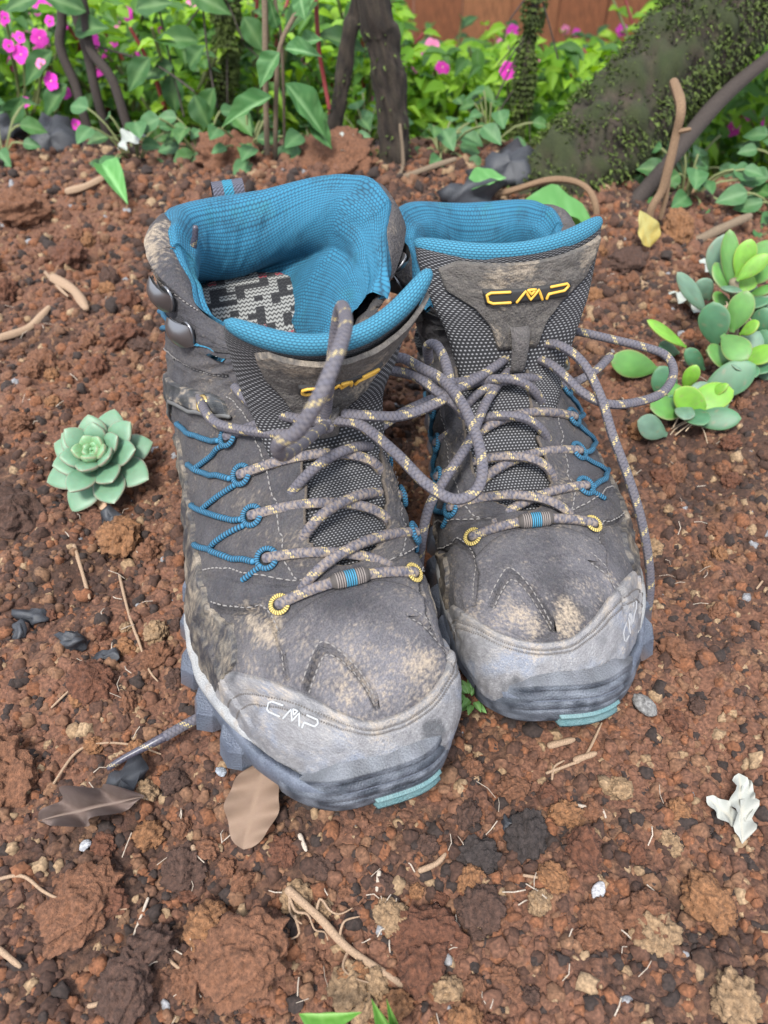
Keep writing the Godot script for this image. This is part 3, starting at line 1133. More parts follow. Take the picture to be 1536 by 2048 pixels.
# eyelets, cord loops, hooks and the criss-cross of lace
func lacing(root: Node3D, s: Shell, shut: Shell, tg: Tongue, mx: float, nz: FastNoiseLite, look: Dictionary) -> void:
	var rows := [[.339, .108], [.401, .066], [.461, .088], [.515, .098], [.570, .104]]
	var outs := [[0, 0], [.481, .222], [.531, .236], [.584, .239], [.644, .243]]
	var cord := std("blue_cord", lin(.030, .165, .29), .75)
	cord.albedo_texture = mats.webbing_cord
	var eye := std("eyelet_thread", lin(.66, .50, .15), .8)
	eye.albedo_texture = mats.webbing_cord
	for side in 2:
		var m := func(v: float) -> float:
			return v if side == 0 else 1.0 - v
		for k in 5:
			var r: float = rows[k][0]
			var v: float = m.call(rows[k][1])
			var c := s.at(r, v, .0018)
			var n := s.normal(r, v)
			if k == 0:
				var e := SurfaceTool.new()
				e.begin(Mesh.PRIMITIVE_TRIANGLES)
				e.append_from(ring_mesh(c - n * .0004, n, .0037, .0010, 28, 7, .6), 0, Transform3D())
				put(root, "eyelet", e.commit(), eye)
				put(root, "eyelet_hole", slab(disc(c - n * .0013, n, .0040, 14), n * .0006), std("hole", lin(.012, .012, .012), .9))
				continue
			var lp := PackedVector3Array()
			var inner := (s.at(r, m.call(rows[k][1] - .03)) - c).normalized()
			# the ring, then a cord out to the sole and a slanting one to the cord below
			put(root, "cord_loop", ring_mesh(c, n, .0044, .00125, 22, 8), cord)
			put(root, "cord_loop_hole", slab(disc(c - n * .0014, n, .0036, 12), n * .0005), mats.hole)
			var path := []
			for q in chart_path(s, [Vector2(r + .004, m.call(rows[k][1] + .022)), Vector2(lerpf(r, outs[k][0], .5), m.call(lerpf(rows[k][1], outs[k][1], .55))), Vector2(outs[k][0], m.call(outs[k][1]))], .004, .0013):
				path.append(q[0])
			path.append(path[path.size() - 1] - s.normal(outs[k][0], m.call(outs[k][1])) * .002)
			put(root, "cord", tube_along(path, .00145, .002, 7, .006), cord)
			var to := Vector2(lerpf(rows[k - 1][0], outs[k - 1][0], .72), m.call(lerpf(rows[k - 1][1], outs[k - 1][1], .72))) if k > 1 else Vector2(.394, m.call(.118))
			path = []
			for q in chart_path(s, [Vector2(r - .006, m.call(rows[k][1] + .016)), to], .004, .0012):
				path.append(q[0])
			put(root, "cord", tube_along(path, .00135, .002, 7, .006), cord)
		# two cords that run back from the lower hook
		for z in 2:
			var tail := []
			for q in chart_path(s, [Vector2(.860 - z * .016, m.call(.115)), Vector2(.858 - z * .026, m.call(.17)), Vector2(.848 - z * .034, m.call(.25))], .004, .0012):
				tail.append(q[0])
			put(root, "cord", tube_along(tail, .0014, .002, 7, .006), cord)
		# metal hooks up the ankle
		for hk in look.hooks:
			hook(root, s, hk[0], m.call(hk[1]), side, mx)
	# laces across the tongue
	var across := func(ra: float, va: float, rb: float, vb: float, oa: float, ob: float, dusty: bool, bow: float) -> void:
		var a := s.at(ra, va, oa)
		var b := s.at(rb, vb, ob)
		var rm := (ra + rb) * .5
		var top := shut.at(rm, 0.003, .0008 + bow)
		var mid := (a + b) * .5
		var h := top - mid
		var pts := []
		for k in 9:
			var f := k / 8.0
			pts.append(a.lerp(b, f) + h * (1.0 - pow(absf(f * 2.0 - 1.0), 2.2)))
		put(root, "lace", tube_along(pts, .00238, .0022, 9), mats.lace_dusty if dusty else mats.lace)
	across.call(.339, .108, .339, .892, .0015, .0015, true, .0012)
	for k in range(1, 5):
		var a: Array = rows[k]
		var b: Array = rows[k - 1]
		across.call(a[0], a[1], b[0] + .004, 1.0 - b[1] + (.05 if k > 1 else .02), .0022, -.0045, k < 4, -.0012)
		across.call(a[0], 1.0 - a[1], b[0] + .004, b[1] - (.05 if k > 1 else .02), .0022, -.0045, k < 3, .0034)
	# wrapped band in the middle of the lowest lace
	var mid := shut.at(.3385, .003, .0024)
	var dir := (s.at(.339, .892) - s.at(.339, .108)).normalized()
	var band := PackedVector3Array()
	for k in 9:
		band.append(mid + dir * (k / 8.0 - .5) * .0125)
	put(root, "lace_band", tube(band, .0036, 12, .0125, PackedFloat32Array([.93, 1, 1, 1, .93])), mats.band)

func disc(c: Vector3, n: Vector3, r: float, cnt: int) -> Array:
	var a := n.cross(Vector3(.1, .9, .2)).normalized()
	var b := n.cross(a)
	var o := []
	for i in cnt:
		o.append(c + (a * cos(TAU * i / cnt) + b * sin(TAU * i / cnt)) * r)
	return o

func hook(root: Node3D, s: Shell, r: float, v: float, side: int, mx: float) -> void:
	var c := s.at(r, v, .0005)
	var n := s.normal(r, v)
	var out := (s.at(r, v + (.03 if side == 0 else -.03)) - c).normalized()   # away from the lace opening
	var along := n.cross(out).normalized()
	out *= 1.3
	along *= 1.3
	n *= 1.3
	# a bent tongue of metal: rises, then turns back over towards the heel
	var p := PackedVector3Array()
	var prof := [[-.0065, .0002, .15], [-.0055, .0012, .0042], [-.0035, .0040, .0046], [-.001, .0056, .0050], [.002, .0062, .0052], [.005, .0058, .0050], [.0075, .0046, .0040], [.0088, .0034, .0024], [.0092, .0028, .0004]]
	prof[0][2] = .0036
	for q in prof:
		for j in 13:
			var a := j / 12.0 * 2.0 - 1.0
			p.append(c + out * q[0] + along * (a * q[2]) + n * (q[1] * (1.0 - .35 * a * a)))
	for i in range(prof.size() - 1, -1, -1):
		var q: Array = prof[i]
		for j in 13:
			var a := j / 12.0 * 2.0 - 1.0
			p.append(c + out * q[0] + along * (a * q[2] * .9) + n * (q[1] * (1.0 - .35 * a * a) - .0011))
	put(root, "lace_hook", grid_mesh(p, prof.size() * 2, 13), mats.gunmetal)
	put(root, "hook_base", slab(disc(c - out * .003, n, .0055, 18), n * .0010), mats.gunmetal)

# midsole, outsole, lugs, toe bumper
func sole(root: Node3D, s: Shell, mx: float, seed_: int) -> void:
	var left := []
	var right := []
	for i in range(0, s.nr, 2):
		var hit := -1
		for j in range(0, s.nc / 2):
			if s.p[i * s.nc + j].y < SOLE_Y:
				hit = j
				break
		if hit < 0 and i > 30:
			break
		if hit <= 0:
			continue
		left.append(s.p[i * s.nc + hit])
		for j in range(s.nc - 1, s.nc / 2, -1):
			if s.p[i * s.nc + j].y < SOLE_Y:
				right.append(s.p[i * s.nc + j])
				break
	right.reverse()
	var loop := []
	for q: Vector3 in left + right:
		loop.append(Vector3(q.x, 0, q.z))
	# even spacing, a little smoothing
	var n := 260
	var l := [0.0]
	for i in range(1, loop.size() + 1):
		l.append(l[i - 1] + (loop[i % loop.size()] as Vector3).distance_to(loop[i - 1]))
	var ring := []
	for k in n:
		var d: float = l[l.size() - 1] * k / n
		var i := 0
		while i < loop.size() - 1 and l[i + 1] < d:
			i += 1
		ring.append((loop[i] as Vector3).lerp(loop[(i + 1) % loop.size()], (d - l[i]) / maxf(l[i + 1] - l[i], 1e-6)))
	for pass_ in 5:
		var r2 := []
		for k in n:
			r2.append((ring[(k + n - 1) % n] + ring[k] * 2.0 + ring[(k + 1) % n]) / 4.0)
		ring = r2
	var out := []
	for k in n:
		var t: Vector3 = (ring[(k + 1) % n] - ring[(k + n - 1) % n]).normalized()
		out.append(Vector3(t.z, 0, -t.x) * (1.0 if mx < 0.0 else 1.0))
	var mid := Vector3.ZERO
	for q: Vector3 in ring:
		mid += q / n
	if (out[0] as Vector3).dot(ring[0] - mid) < 0.0:
		for k in n:
			out[k] = -out[k]
	var rise := func(z: float) -> float:
		return .020 * pow(clampf((z - .19) / .11, 0.0, 1.0), 1.7)
	var nz := noise(seed_ + 40, 60.0, 3)
	var build := func(prof: Array, col: Callable) -> ArrayMesh:
		var p := PackedVector3Array()
		var c := PackedColorArray()
		for q in prof:
			for k in n:
				var base: Vector3 = ring[k]
				var pt: Vector3 = base + out[k] * q[0] + Vector3.UP * (q[1] + rise.call(base.z) - (.011 * sstep(.235, .285, base.z) if q[1] > .0226 else 0.0)) - out[k] * maxf(q[0] - .0005, 0.0) * .85 * sstep(.225, .285, base.z) * (1.0 if q[1] > .0223 else 0.0)
				if q.size() > 2:
					pt = pt.lerp(Vector3(mid.x, pt.y, clampf(pt.z, .05, .25)), q[2])
				p.append(pt)
				c.append(col.call(pt))
		return grid_mesh(p, prof.size(), n, true, PackedVector2Array(), c)
	var grey := func(q: Vector3) -> Color:
		var a := nz.get_noise_3dv(q)
		return Color(.50, .50, .49).lerp(Color(.30, .31, .33), clampf(.35 + a, 0, 1)).lerp(Color(.42, .33, .24), sstep(.15, .6, nz.get_noise_3dv(q * 3.1)) * .5)
	var dark := func(q: Vector3) -> Color:
		var a := nz.get_noise_3dv(q * 1.7)
		return Color(.10, .12, .165).lerp(Color(.19, .215, .27), clampf(.5 + a, 0, 1)).lerp(Color(.20, .12, .08), sstep(.1, .5, nz.get_noise_3dv(q * 2.3) + (.014 - q.y) * 34.0) * .75)
	put(root, "midsole", build.call([[-.006, .0295], [-.001, .0300], [.0040, .0293], [.0060, .0275], [.0062, .0250], [.0054, .0230], [.001, .0224]], grey), rough_mat("midsole", lin(1, 1, 1), .7, 18.0))
	put(root, "outsole", build.call([[.0, .0228], [.0036, .0226], [.0050, .0215], [.0054, .0150], [.0052, .0095], [.003, .0075], [-.004, .0065], [-.01, .0065, .3], [-.01, .0065, 1.0]], dark), rough_mat("rubber", lin(1, 1, 1), .6, 18.0))
	# lugs: chunky plates hanging out round the edge
	var cnt := 26
	for k in cnt:
		var f := (k + .5) / cnt
		var at := int(f * n)
		var c: Vector3 = ring[at]
		if c.z > .262:
			continue
		var t: Vector3 = (ring[(at + 3) % n] - ring[(at + n - 3) % n]).normalized()
		var o: Vector3 = out[at]
		var y: float = rise.call(c.z)
		var r_ := fposmod(sin(k * 12.9) * 43.7, 1.0)
		var ringpts := []
		var low := []
		for q in [[-.0105, -.004], [-.0088, .0055], [-.0035, .0096 + .002 * r_], [.0042, .0088], [.0092, .0045], [.0102, -.004]]:
			ringpts.append(c + t * q[0] + o * (q[1] + .0032) + Vector3.UP * (y + .0012))
		put(root, "lug", chunk(ringpts, Vector3.UP * .0165 - o * .0025, dark), mats.rubber)
	# toe bumper: wraps the tip, with two grooves and a teal key
	var tip := 0
	for k in n:
		if ring[k].z > ring[tip].z:
			tip = k
	var bp := PackedVector3Array()
	var bc := PackedColorArray()
	var half := 19
	var rowsn := 34
	for i in rowsn:
		var f := float(i) / (rowsn - 1)
		for j in half * 2 + 1:
			var a := float(j - half) / half
			var k := (tip + j - half + n) % n
			var base: Vector3 = ring[k]
			var hi := .0220 + (.0300 - .0220) * (1.0 - sstep(.40, .85, absf(a)))
			var y := lerpf(.0045, hi, f)
			var swell := .0052 + .0010 * sin(f * PI) - .0026 * sstep(.5, 1.0, f)
			for gr in [.40, .62, .80]:
				swell -= .0011 * exp(-pow((f - gr) / .028, 2.0)) * (1.0 - sstep(.35, .6, absf(a)))
			if i == 0 or i == rowsn - 1 or j == 0 or j == half * 2:
				swell -= .006
			bp.append(base + out[k] * swell + Vector3.UP * (y + rise.call(base.z)))
			var q := bp[bp.size() - 1]
			var w := nz.get_noise_3dv(q * 1.5)
			bc.append(Color(.045, .055, .075).lerp(Color(.22, .245, .29), clampf(.36 + w * 1.3, 0, 1)).lerp(Color(.25, .25, .26), sstep(.9, 1.0, f) * .5))
	put(root, "toe_bumper", grid_mesh(bp, rowsn, half * 2 + 1, false, PackedVector2Array(), bc), mats.rubber)
	var key := PackedVector3Array()
	var kc := PackedColorArray()
	# whichever way round the ring runs, the key sits a little to +x of the tip
	var step_ := 1 if ring[(tip + 5) % n].x > ring[tip].x else -1
	for i in 9:
		for j in 13:
			var k := (tip + step_ * (j - 4) + n) % n
			var base: Vector3 = ring[k]
			var edge := i == 0 or i == 8 or j == 0 or j == 12
			var f := i / 8.0
			key.append(base + out[k] * (.0068 + .0006 * sin(f * 9.0) if not edge else .003) + Vector3.UP * (lerpf(.002, .0115, f) + rise.call(base.z)))
			kc.append(Color(.13, .27, .29).lerp(Color(.20, .33, .34), clampf(.5 + nz.get_noise_3dv(key[key.size() - 1] * 3.0), 0, 1)))
	put(root, "sole_key", grid_mesh(key, 9, 13, false, PackedVector2Array(), kc), mats.rubber)

func boot_materials() -> void:
	grain_tex = noise_tex(3, 512, .045, .55, 1.0, 4)
	nap_tex = noise_tex(6, 512, .17, .60, 1.0, 3)
	fine_normal = noise_tex(9, 512, .09, 0, 1, 4, true, 5.0)
	var blue := weave_image(64, 64, 4, 4, lin(.004, .034, .064), lin(.021, .150, .250), .50, .46, .5)
	weave_mat("blue_weave", blue, Vector2(1 / .0098, 1 / .0084), .06)
	weave_mat("blue_pale", weave_image(64, 64, 4, 4, lin(.004, .036, .066), lin(.038, .19, .285), .50, .44, .45), Vector2(1 / .0072, 1 / .0060), .04)
	weave_mat("dot_mesh", weave_image(64, 64, 4, 4, lin(.014, .014, .016), lin(.26, .26, .27), .27, .23, .5), Vector2(1 / .0078, 1 / .0066), .04)
	lace_mat("lace", .16)
	lace_mat("lace_dusty", .6)
	var kn := Image.create(128, 128, false, Image.FORMAT_RGB8)
	var wave := noise(31, .045, 1)
	for y in 128:
		for x in 128:
			var zig := fposmod(y / 8.0 + absf(fposmod(x / 8.0, 1.0) - .5) * 1.1, 1.0)
			var c := lin(.24, .24, .23) if zig < .62 else lin(.03, .03, .03)
			var block := wave.get_noise_2d(floorf(x / 16.0) * 16.0, floorf(y / 11.0) * 22.0)
			if block > .12:
				c = lin(.012, .012, .014) if zig < .8 else lin(.06, .06, .06)
			if block > .05 and block < .12 and zig < .5:
				c = lin(.20, .02, .03)
			kn.set_pixel(x, y, c)
	var km := std("knit", Color.WHITE, .9)
	km.albedo_texture = ImageTexture.create_from_image(kn)
	km.heightmap_enabled = true
	km.heightmap_scale = .05
	km.heightmap_texture = km.albedo_texture
	var wb := Image.create(32, 32, false, Image.FORMAT_RGB8)
	for y in 32:
		for x in 32:
			var k := .72 + .28 * sin(y * TAU / 4.0 + (x % 4) * 1.2)
			var c := lin(.12, .12, .16) if absf(x - 15.5) > 5.0 else lin(.03, .26, .40)
			wb.set_pixel(x, y, Color(c.r * k, c.g * k, c.b * k))
	var wm := std("webbing", Color.WHITE, .85)
	wm.albedo_texture = ImageTexture.create_from_image(wb)
	var bd := Image.create(32, 64, false, Image.FORMAT_RGB8)
	for y in 64:
		for x in 32:
			var k := .62 + .38 * sin(y * TAU / 5.0)
			var c := lin(.26, .22, .20) if absf(y - 31.5) > 11.0 else lin(.05, .28, .45)
			bd.set_pixel(x, y, Color(c.r * k, c.g * k, c.b * k))
	var bm := std("band", Color.WHITE, .85)
	bm.albedo_texture = ImageTexture.create_from_image(bd)
	var cd := Image.create(16, 32, false, Image.FORMAT_RGB8)
	for y in 32:
		for x in 16:
			var k := .70 + .30 * sin((y + x * .25) * TAU / 8.0)
			cd.set_pixel(x, y, Color(k, k, k))
	mats["webbing_cord"] = ImageTexture.create_from_image(cd)
	var tip := std("lace_tip", Color(.8, .8, .85), .35)
	tip.albedo_texture = mats.lace.albedo_texture
	std("hole", lin(.012, .012, .012), .9)
	std("gunmetal", lin(.20, .20, .21), .28, .85)
# ---------------------------------------------------------------- ground, soil, plants
var g_low: FastNoiseLite
var g_mid: FastNoiseLite
var g_fine: FastNoiseLite
const FEET := [[-.100, -.405, -.020, -.185, .004, .004], [.066, -.455, .083, -.215, -.027, -.004]]

func near_foot(x: float, z: float) -> Array:
	var best := 9.0
	var y := 0.0
	for f in FEET:
		var a := Vector2(f[0], f[1])
		var b := Vector2(f[2], f[3])
		var t := clampf((Vector2(x, z) - a).dot(b - a) / (b - a).length_squared(), 0.0, 1.0)
		var d := a.lerp(b, t).distance_to(Vector2(x, z))
		if d < best:
			best = d
			y = lerpf(f[4], f[5], t)
	return [best, y]

func bank(x: float, z: float) -> float:
	var edge := -.82 + .10 * sstep(.12, .34, x)
	var d := maxf(edge - z, 0.0)
	return -.50 * (sqrt(d * d + .0064) - .08) * (1.0 if d < 3.0 else 3.0 / d)

func ground_y(x: float, z: float) -> float:
	var q := Vector3(x, 0, z)
	var y := g_low.get_noise_3dv(q) * .014 + g_mid.get_noise_3dv(q) * .007
	var f := near_foot(x, z)
	y = lerpf(float(f[1]) + y * .15, y, sstep(.045, .105, f[0]))
	# a low ridge of earth along the far edge of the bed
	y += .010 * exp(-pow((z + .76) / .05, 2.0)) * (1.0 - sstep(.05, .2, x))
	y += .012 * exp(-pow(z + .01, 2.0) / .003) * .3
	return y + bank(x, z)

func soil_color(q: Vector3, k: float) -> Color:
	var a := g_low.get_noise_3dv(q * 1.3 + Vector3(4, 0, 0))
	var b := g_mid.get_noise_3dv(q * 1.6)
	var red := Color(.250, .114, .067)
	var dark := Color(.088, .044, .030)
	var tan := Color(.36, .20, .105)
	var c := red.lerp(dark, sstep(-.25, .5, a * .8 + b * .5 + (k - .5) * 1.0))
	return c.lerp(tan, sstep(.55, 1.0, 1.0 - k + b * .3) * .55)

func build_ground() -> void:
	var n := 430
	var xs := PackedFloat32Array()
	var zs := PackedFloat32Array()
	for i in n:
		var u := float(i) / (n - 1) * 2.0 - 1.0
		var far := pow(absf(u), 14.0)
		xs.append(u * .62 + signf(u) * far * 14.0)
		zs.append(-.42 + u * .60 + signf(u) * far * 14.0)
	var p := PackedVector3Array()
	var c := PackedColorArray()
	var cell := FastNoiseLite.new()
	cell.seed = 8
	cell.noise_type = FastNoiseLite.TYPE_CELLULAR
	cell.frequency = 150.0
	cell.fractal_octaves = 2
	for i in n:
		for j in n:
			var q := Vector3(xs[j], 0, zs[i])
			var y: float = ground_y(q.x, q.z)
			if absf(q.x) < .8 and q.z > -1.2:
				y += cell.get_noise_2d(q.x, q.z) * -.0030 - .003
			p.append(Vector3(q.x, y, q.z))
			c.append(soil_color(q, .5 + g_fine.get_noise_3dv(q) * .5))
	var m := put(self, "ground", grid_mesh(p, n, n, false, PackedVector2Array(), c), mats.soil)
	m.set_meta("kind", "structure")

func lump(s: int, detail: int, rough: float, bumps := 1.0) -> ArrayMesh:
	var sp := SphereMesh.new()
	sp.radius = 1.0
	sp.height = 2.0
	sp.radial_segments = detail
	sp.rings = detail / 2
	var a := sp.get_mesh_arrays()
	var v: PackedVector3Array = a[Mesh.ARRAY_VERTEX]
	var nz := noise(s, .75 * bumps, 4)
	nz.fractal_gain = .62
	var cl := FastNoiseLite.new()
	cl.seed = s
	cl.noise_type = FastNoiseLite.TYPE_CELLULAR
	cl.frequency = 1.1 * bumps
	var r := rng(s)
	var squash := Vector3(r.randf_range(.8, 1.15), r.randf_range(.65, .9), r.randf_range(.8, 1.15))
	for i in v.size():
		var d := v[i].normalized()
		v[i] = d * squash * (1.0 + rough * nz.get_noise_3dv(d) * 1.2 - rough * .5 * (cl.get_noise_3dv(d) + .6))
	var idx: PackedInt32Array = a[Mesh.ARRAY_INDEX]
	return tri_mesh(v, idx)

# soil and clods are lumps with cracked skins; crumbs are scattered copies that nobody could count
func scatter_crumbs() -> void:
	var r := rng(100)
	for kind in 7:
		var mesh := lump(200 + kind, 9, .75)
		var mm := MultiMesh.new()
		mm.transform_format = MultiMesh.TRANSFORM_3D
		mm.use_colors = true
		mm.mesh = mesh
		var place := []
		for k in 25000:
			# more of them where the bed lies close
			var z := lerpf(-.90, -.035, pow(r.randf(), .8))
			var x := r.randf_range(-.26, .26) + r.randf_range(-.5, .5) * clampf(-z * 1.1, .05, 1.0)
			var f := near_foot(x, z)
			if f[0] < .030:
				continue
			var size := .0006 + .0024 * pow(r.randf(), 4.0)
			if r.randf() < .038:
				size = r.randf_range(.0026, .0047)
			size *= 1.0 + .5 * sstep(.3, .8, -z)
			place.append([x, z, size, r.randf(), r.randf()])
		mm.instance_count = place.size()
		for k in place.size():
			var q: Array = place[k]
			var b := Basis.from_euler(Vector3(r.randf() * TAU, r.randf() * TAU, r.randf() * TAU)).scaled(Vector3.ONE * float(q[2]))
			var y: float = ground_y(q[0], q[1]) + float(q[2]) * (.1 + .5 * q[4]) - .003
			mm.set_instance_transform(k, Transform3D(b, Vector3(q[0], y, q[1])))
			var c := soil_color(Vector3(q[0], 0, q[1]), clampf(r.randf() * 1.0 + g_fine.get_noise_2d(q[0], q[1]) * .3, 0, 1))
			if float(q[3]) < .065:
				c = Color(.42, .27, .15).lerp(Color(.50, .34, .20), r.randf())
			elif float(q[3]) < .18:
				c = Color(.055, .036, .030)
			elif float(q[3]) < .34:
				c = Color(.30, .12, .055)
			elif float(q[3]) < .344:
				c = Color(.4, .4, .42)
			mm.set_instance_color(k, c)
		var o := MultiMeshInstance3D.new()
		o.name = numbered("soil_crumbs")
		o.multimesh = mm
		o.material_override = mats.crumb
		o.set_meta("kind", "stuff")
		tag(o, "loose crumbs of red brown soil covering the bed", "soil")
		add_child(o)

# phrases that tell where a thing lies, by the nearest easily found neighbour
const MARKS := [[-.012, -.135, "the flopped-tongue boot's toe"], [.088, -.170, "the upright-tongue boot's toe"], [-.178, -.34, "the rosette succulent"], [.23, -.45, "the fat-leaved succulent"], [-.125, -.138, "the curled grey-brown leaf"], [-.056, -.138, "the flat tan leaf"], [.155, -.140, "the torn pale leaf"], [-.015, -.09, "the rooty twig"], [-.110, -.160, "the lace tip"], [.045, -.18, "the tiny weed"], [-.25, -.70, "the fresh green leaf"], [-.25, -.56, "the pale broken twig"], [.16, -.30, "the hanging lace"], [.22, -.63, "the yellow leaf"], [0.0, -.77, "the dark tree trunk"], [.088, -.107, "the white pebble"], [-.06, -.083, "the big smooth clod"], [.02, -.09, "the notched red clod"], [-.15, -.222, "the charcoal lumps"]]
var told := {}

func where(x: float, z: float, skip := "") -> String:
	var best := 9.0
	var say := ""
	for m in MARKS:
		if m[2] == skip:
			continue
		var d := Vector2(x - m[0], z - m[1])
		if d.length() < best:
			best = d.length()
			var near := "just " if d.length() < .03 else "a little " if d.length() < .06 else "well "
			var side := "in front of " if d.y > absf(d.x) else "behind " if d.y < -absf(d.x) else "to the right of " if d.x > 0.0 else "to the left of "
			say = near + side + m[2]
	return say

func clods() -> void:
	var r := rng(7)
	var meshes := []
	for k in 9:
		meshes.append(lump(300 + k, 56, .42, 2.2))
	var shades := [["rust-brown", Color(.26, .115, .060)], ["dark brown", Color(.115, .060, .042)], ["tan", Color(.42, .27, .15)], ["red-brown", Color(.19, .075, .04)], ["blackish", Color(.062, .046, .042)], ["orange-brown", Color(.36, .17, .075)]]
	# the ones that catch the eye: x, z, half sizes, shade, words
	var big := [
		[-.127, -.103, .017, .009, .014, 0, "broad low rust-brown clod below the curled leaf"], [-.059, -.083, .015, .011, .019, 0, "large upright smooth brown clod, tallest of the bare foreground"],
		[.018, -.090, .014, .009, .010, 3, "notched red clod with a hollow under its side"], [-.217, -.313, .020, .013, .014, 1, "big dark purple-brown clod at the edge beside the rosette"],
		[-.152, -.298, .014, .012, .010, 5, "round sandy orange clod just in front of the rosette"], [-.331, -.692, .026, .020, .020, 0, "big rounded clod near the far end of the bed"],
		[-.155, -.790, .030, .024, .026, 0, "large rust-brown earth mound behind the heel loop"], [-.055, -.775, .048, .016, .030, 0, "wide red mound of earth before the two trunks"],
		[-.142, -.200, .013, .008, .010, 3, "red-brown clod beside the charcoal lumps"], [.039, -.100, .009, .008, .009, 1, "dark crumbly clod beyond the notched red clod"],
		[.106, -.098, .012, .009, .010, 0, "rounded brown clod to the right of the white pebble"], [.062, -.130, .011, .009, .009, 4, "dark grey-brown clod ahead of the upright-tongue boot"],
		[.040, -.122, .010, .008, .008, 4, "dark brown clod between the white pebble and the flopped-tongue boot"], [.135, -.105, .011, .009, .009, 5, "clod with straw-coloured roots near the torn pale leaf"],
		[-.013, -.074, .0085, .008, .0085, 2, "round tan clod tangled with roots at the twig's end"], [-.002, -.074, .006, .006, .006, 2, "smaller tan clod leaning on the root-tangled clod"],
		[-.036, -.106, .008, .006, .006, 2, "pale tan lump at the top of the rooty twig"], [.004, -.098, .009, .007, .008, 2, "angular tan lump right of the rooty twig"],
		[.107, -.153, .006, .005, .006, 2, "bright tan crumb by itself below the upright-tongue boot"], [.132, -.068, .010, .008, .009, 2, "pale brown lump low in the front corner of the bed"],
		[-.100, -.072, .012, .009, .010, 1, "dark clod among straw bits at the front of the bed"], [-.175, -.155, .018, .009, .016, 0, "wide cracked slab of red earth beside the curled leaf"],
		[-.220, -.225, .016, .011, .012, 0, "rust clod at the bed's left side by the charcoal"], [.235, -.25, .014, .010, .012, 1, "dark clod at the right side of the bed below the succulent"],
		[.27, -.375, .014, .012, .012, 1, "dark clod with tan straw under the lowest fat leaves"], [-.195, -.50, .018, .012, .014, 3, "red clod behind the rosette beside the ankle hooks"],
		[-.27, -.62, .02, .013, .015, 3, "flattish red clod between the twig and the green leaf"], [.205, -.61, .018, .013, .014, 1, "dark crumbly clod under the yellow leaf"],
		[-.245, -.465, .014, .010, .012, 0, "rust clod on its own halfway along the bed"], [-.085, -.118, .010, .008, .008, 1, "dark lump below the flat tan leaf"],
	]
	for q in big:
		var y: float = ground_y(q[0], q[1])
		var m: ArrayMesh = meshes[r.randi() % 9]
		var o := put(self, "soil_clod", m, clod_mat(shades[q[5]][1]), Transform3D(Basis.from_euler(Vector3(r.randf() * .5, r.randf() * TAU, r.randf() * .4)) * Basis.from_scale(Vector3(q[2], q[3], q[4])), Vector3(q[0], y + q[3] * .36 - .002, q[1])))
		tag(o, q[6], "clod", "clods of soil on the bed")
	# smaller lumps strewn between them
	var placed := []
	var tries := 0
	while placed.size() < 190 and tries < 4000:
		tries += 1
		var z := lerpf(-.72, -.045, pow(r.randf(), .55))
		var x := r.randf_range(-.5, .5) * (.13 + .86 * -z) * 1.05
		var f := near_foot(x, z)
		var size := r.randf_range(.0034, .0056) + .0050 * pow(r.randf(), 4.0)
		size *= 1.0 + .6 * sstep(.3, .7, -z)
		if f[0] < .064 or Vector2(x + .178, z + .34).length() < .035:
			continue
		var ok := true
		for w in placed:
			if Vector2(x - w[0], z - w[1]).length() < .010:
				ok = false
				break
		if not ok:
			continue
		placed.append([x, z])
		var sh: Array = shades[[0, 0, 2, 3, 3, 5, 1, 0, 3, 5][r.randi() % 10]]
		var word := "tiny" if size < .0043 else "small" if size < .0056 else "medium" if size < .0078 else "big"
		var words_: String = "%s %s lump of soil %s" % [word, sh[0], where(x, z)]
		for shape in ["", "flattish ", "knobbly ", "angular ", "squat "]:
			if not told.has(shape + words_):
				words_ = shape + words_
				break
		told[words_] = true
		var o := put(self, "soil_clod", meshes[r.randi() % 9], clod_mat(sh[1]), Transform3D(Basis.from_euler(Vector3(r.randf() * TAU, r.randf() * TAU, r.randf() * TAU)).scaled(Vector3.ONE * size), Vector3(x, ground_y(x, z) + size * .25 - .002, z)))
		tag(o, words_, "clod", "clods of soil on the bed")
	# charcoal
	var chunks := [[-.159, -.228, .010, "larger jagged charcoal lump left of the boot's lugs"], [-.141, -.219, .0075, "smaller faceted charcoal lump beside the larger one"], [-.117, -.152, .011, "charcoal lump under the lace tip"], [-.160, -.312, .010, "flat charcoal piece below the rosette's leaves"], [-.19, -.235, .007, "charcoal fragment at the left side of the bed"], [.137, -.102, .005, "round black cinder under the torn pale leaf"], [.055, -.135, .0045, "charcoal bit before the upright-tongue boot"], [.082, -.714, .034, "broad charcoal slab behind the far boot's collar"], [-.135, -.44, .011, "blue-grey charcoal lump beside the ankle hooks"], [.12, -.76, .03, "black charcoal lump at the foot of the mossy trunk"], [-.36, -.88, .03, "heap-like black charcoal lump below the flowers"], [-.42, -.90, .026, "second black charcoal lump, nearer the bed's corner"], [-.185, -.245, .008, "thin charcoal splinter beside the red clod"], [.27, -.41, .008, "charcoal crumb under the fat-leaved succulent"]]
	for q in chunks:
		var m := lump(int(q[2] * 9000), 14, 1.0, 1.3)
		var o := put(self, "charcoal_lump", m, mats.charcoal, Transform3D(Basis.from_euler(Vector3(r.randf(), r.randf() * TAU, r.randf() * .6)) * Basis.from_scale(Vector3(q[2], q[2] * .7, q[2] * .75)), Vector3(q[0], ground_y(q[0], q[1]) + q[2] * .2, q[1])))
		tag(o, q[3], "charcoal", "pieces of charcoal in the soil")
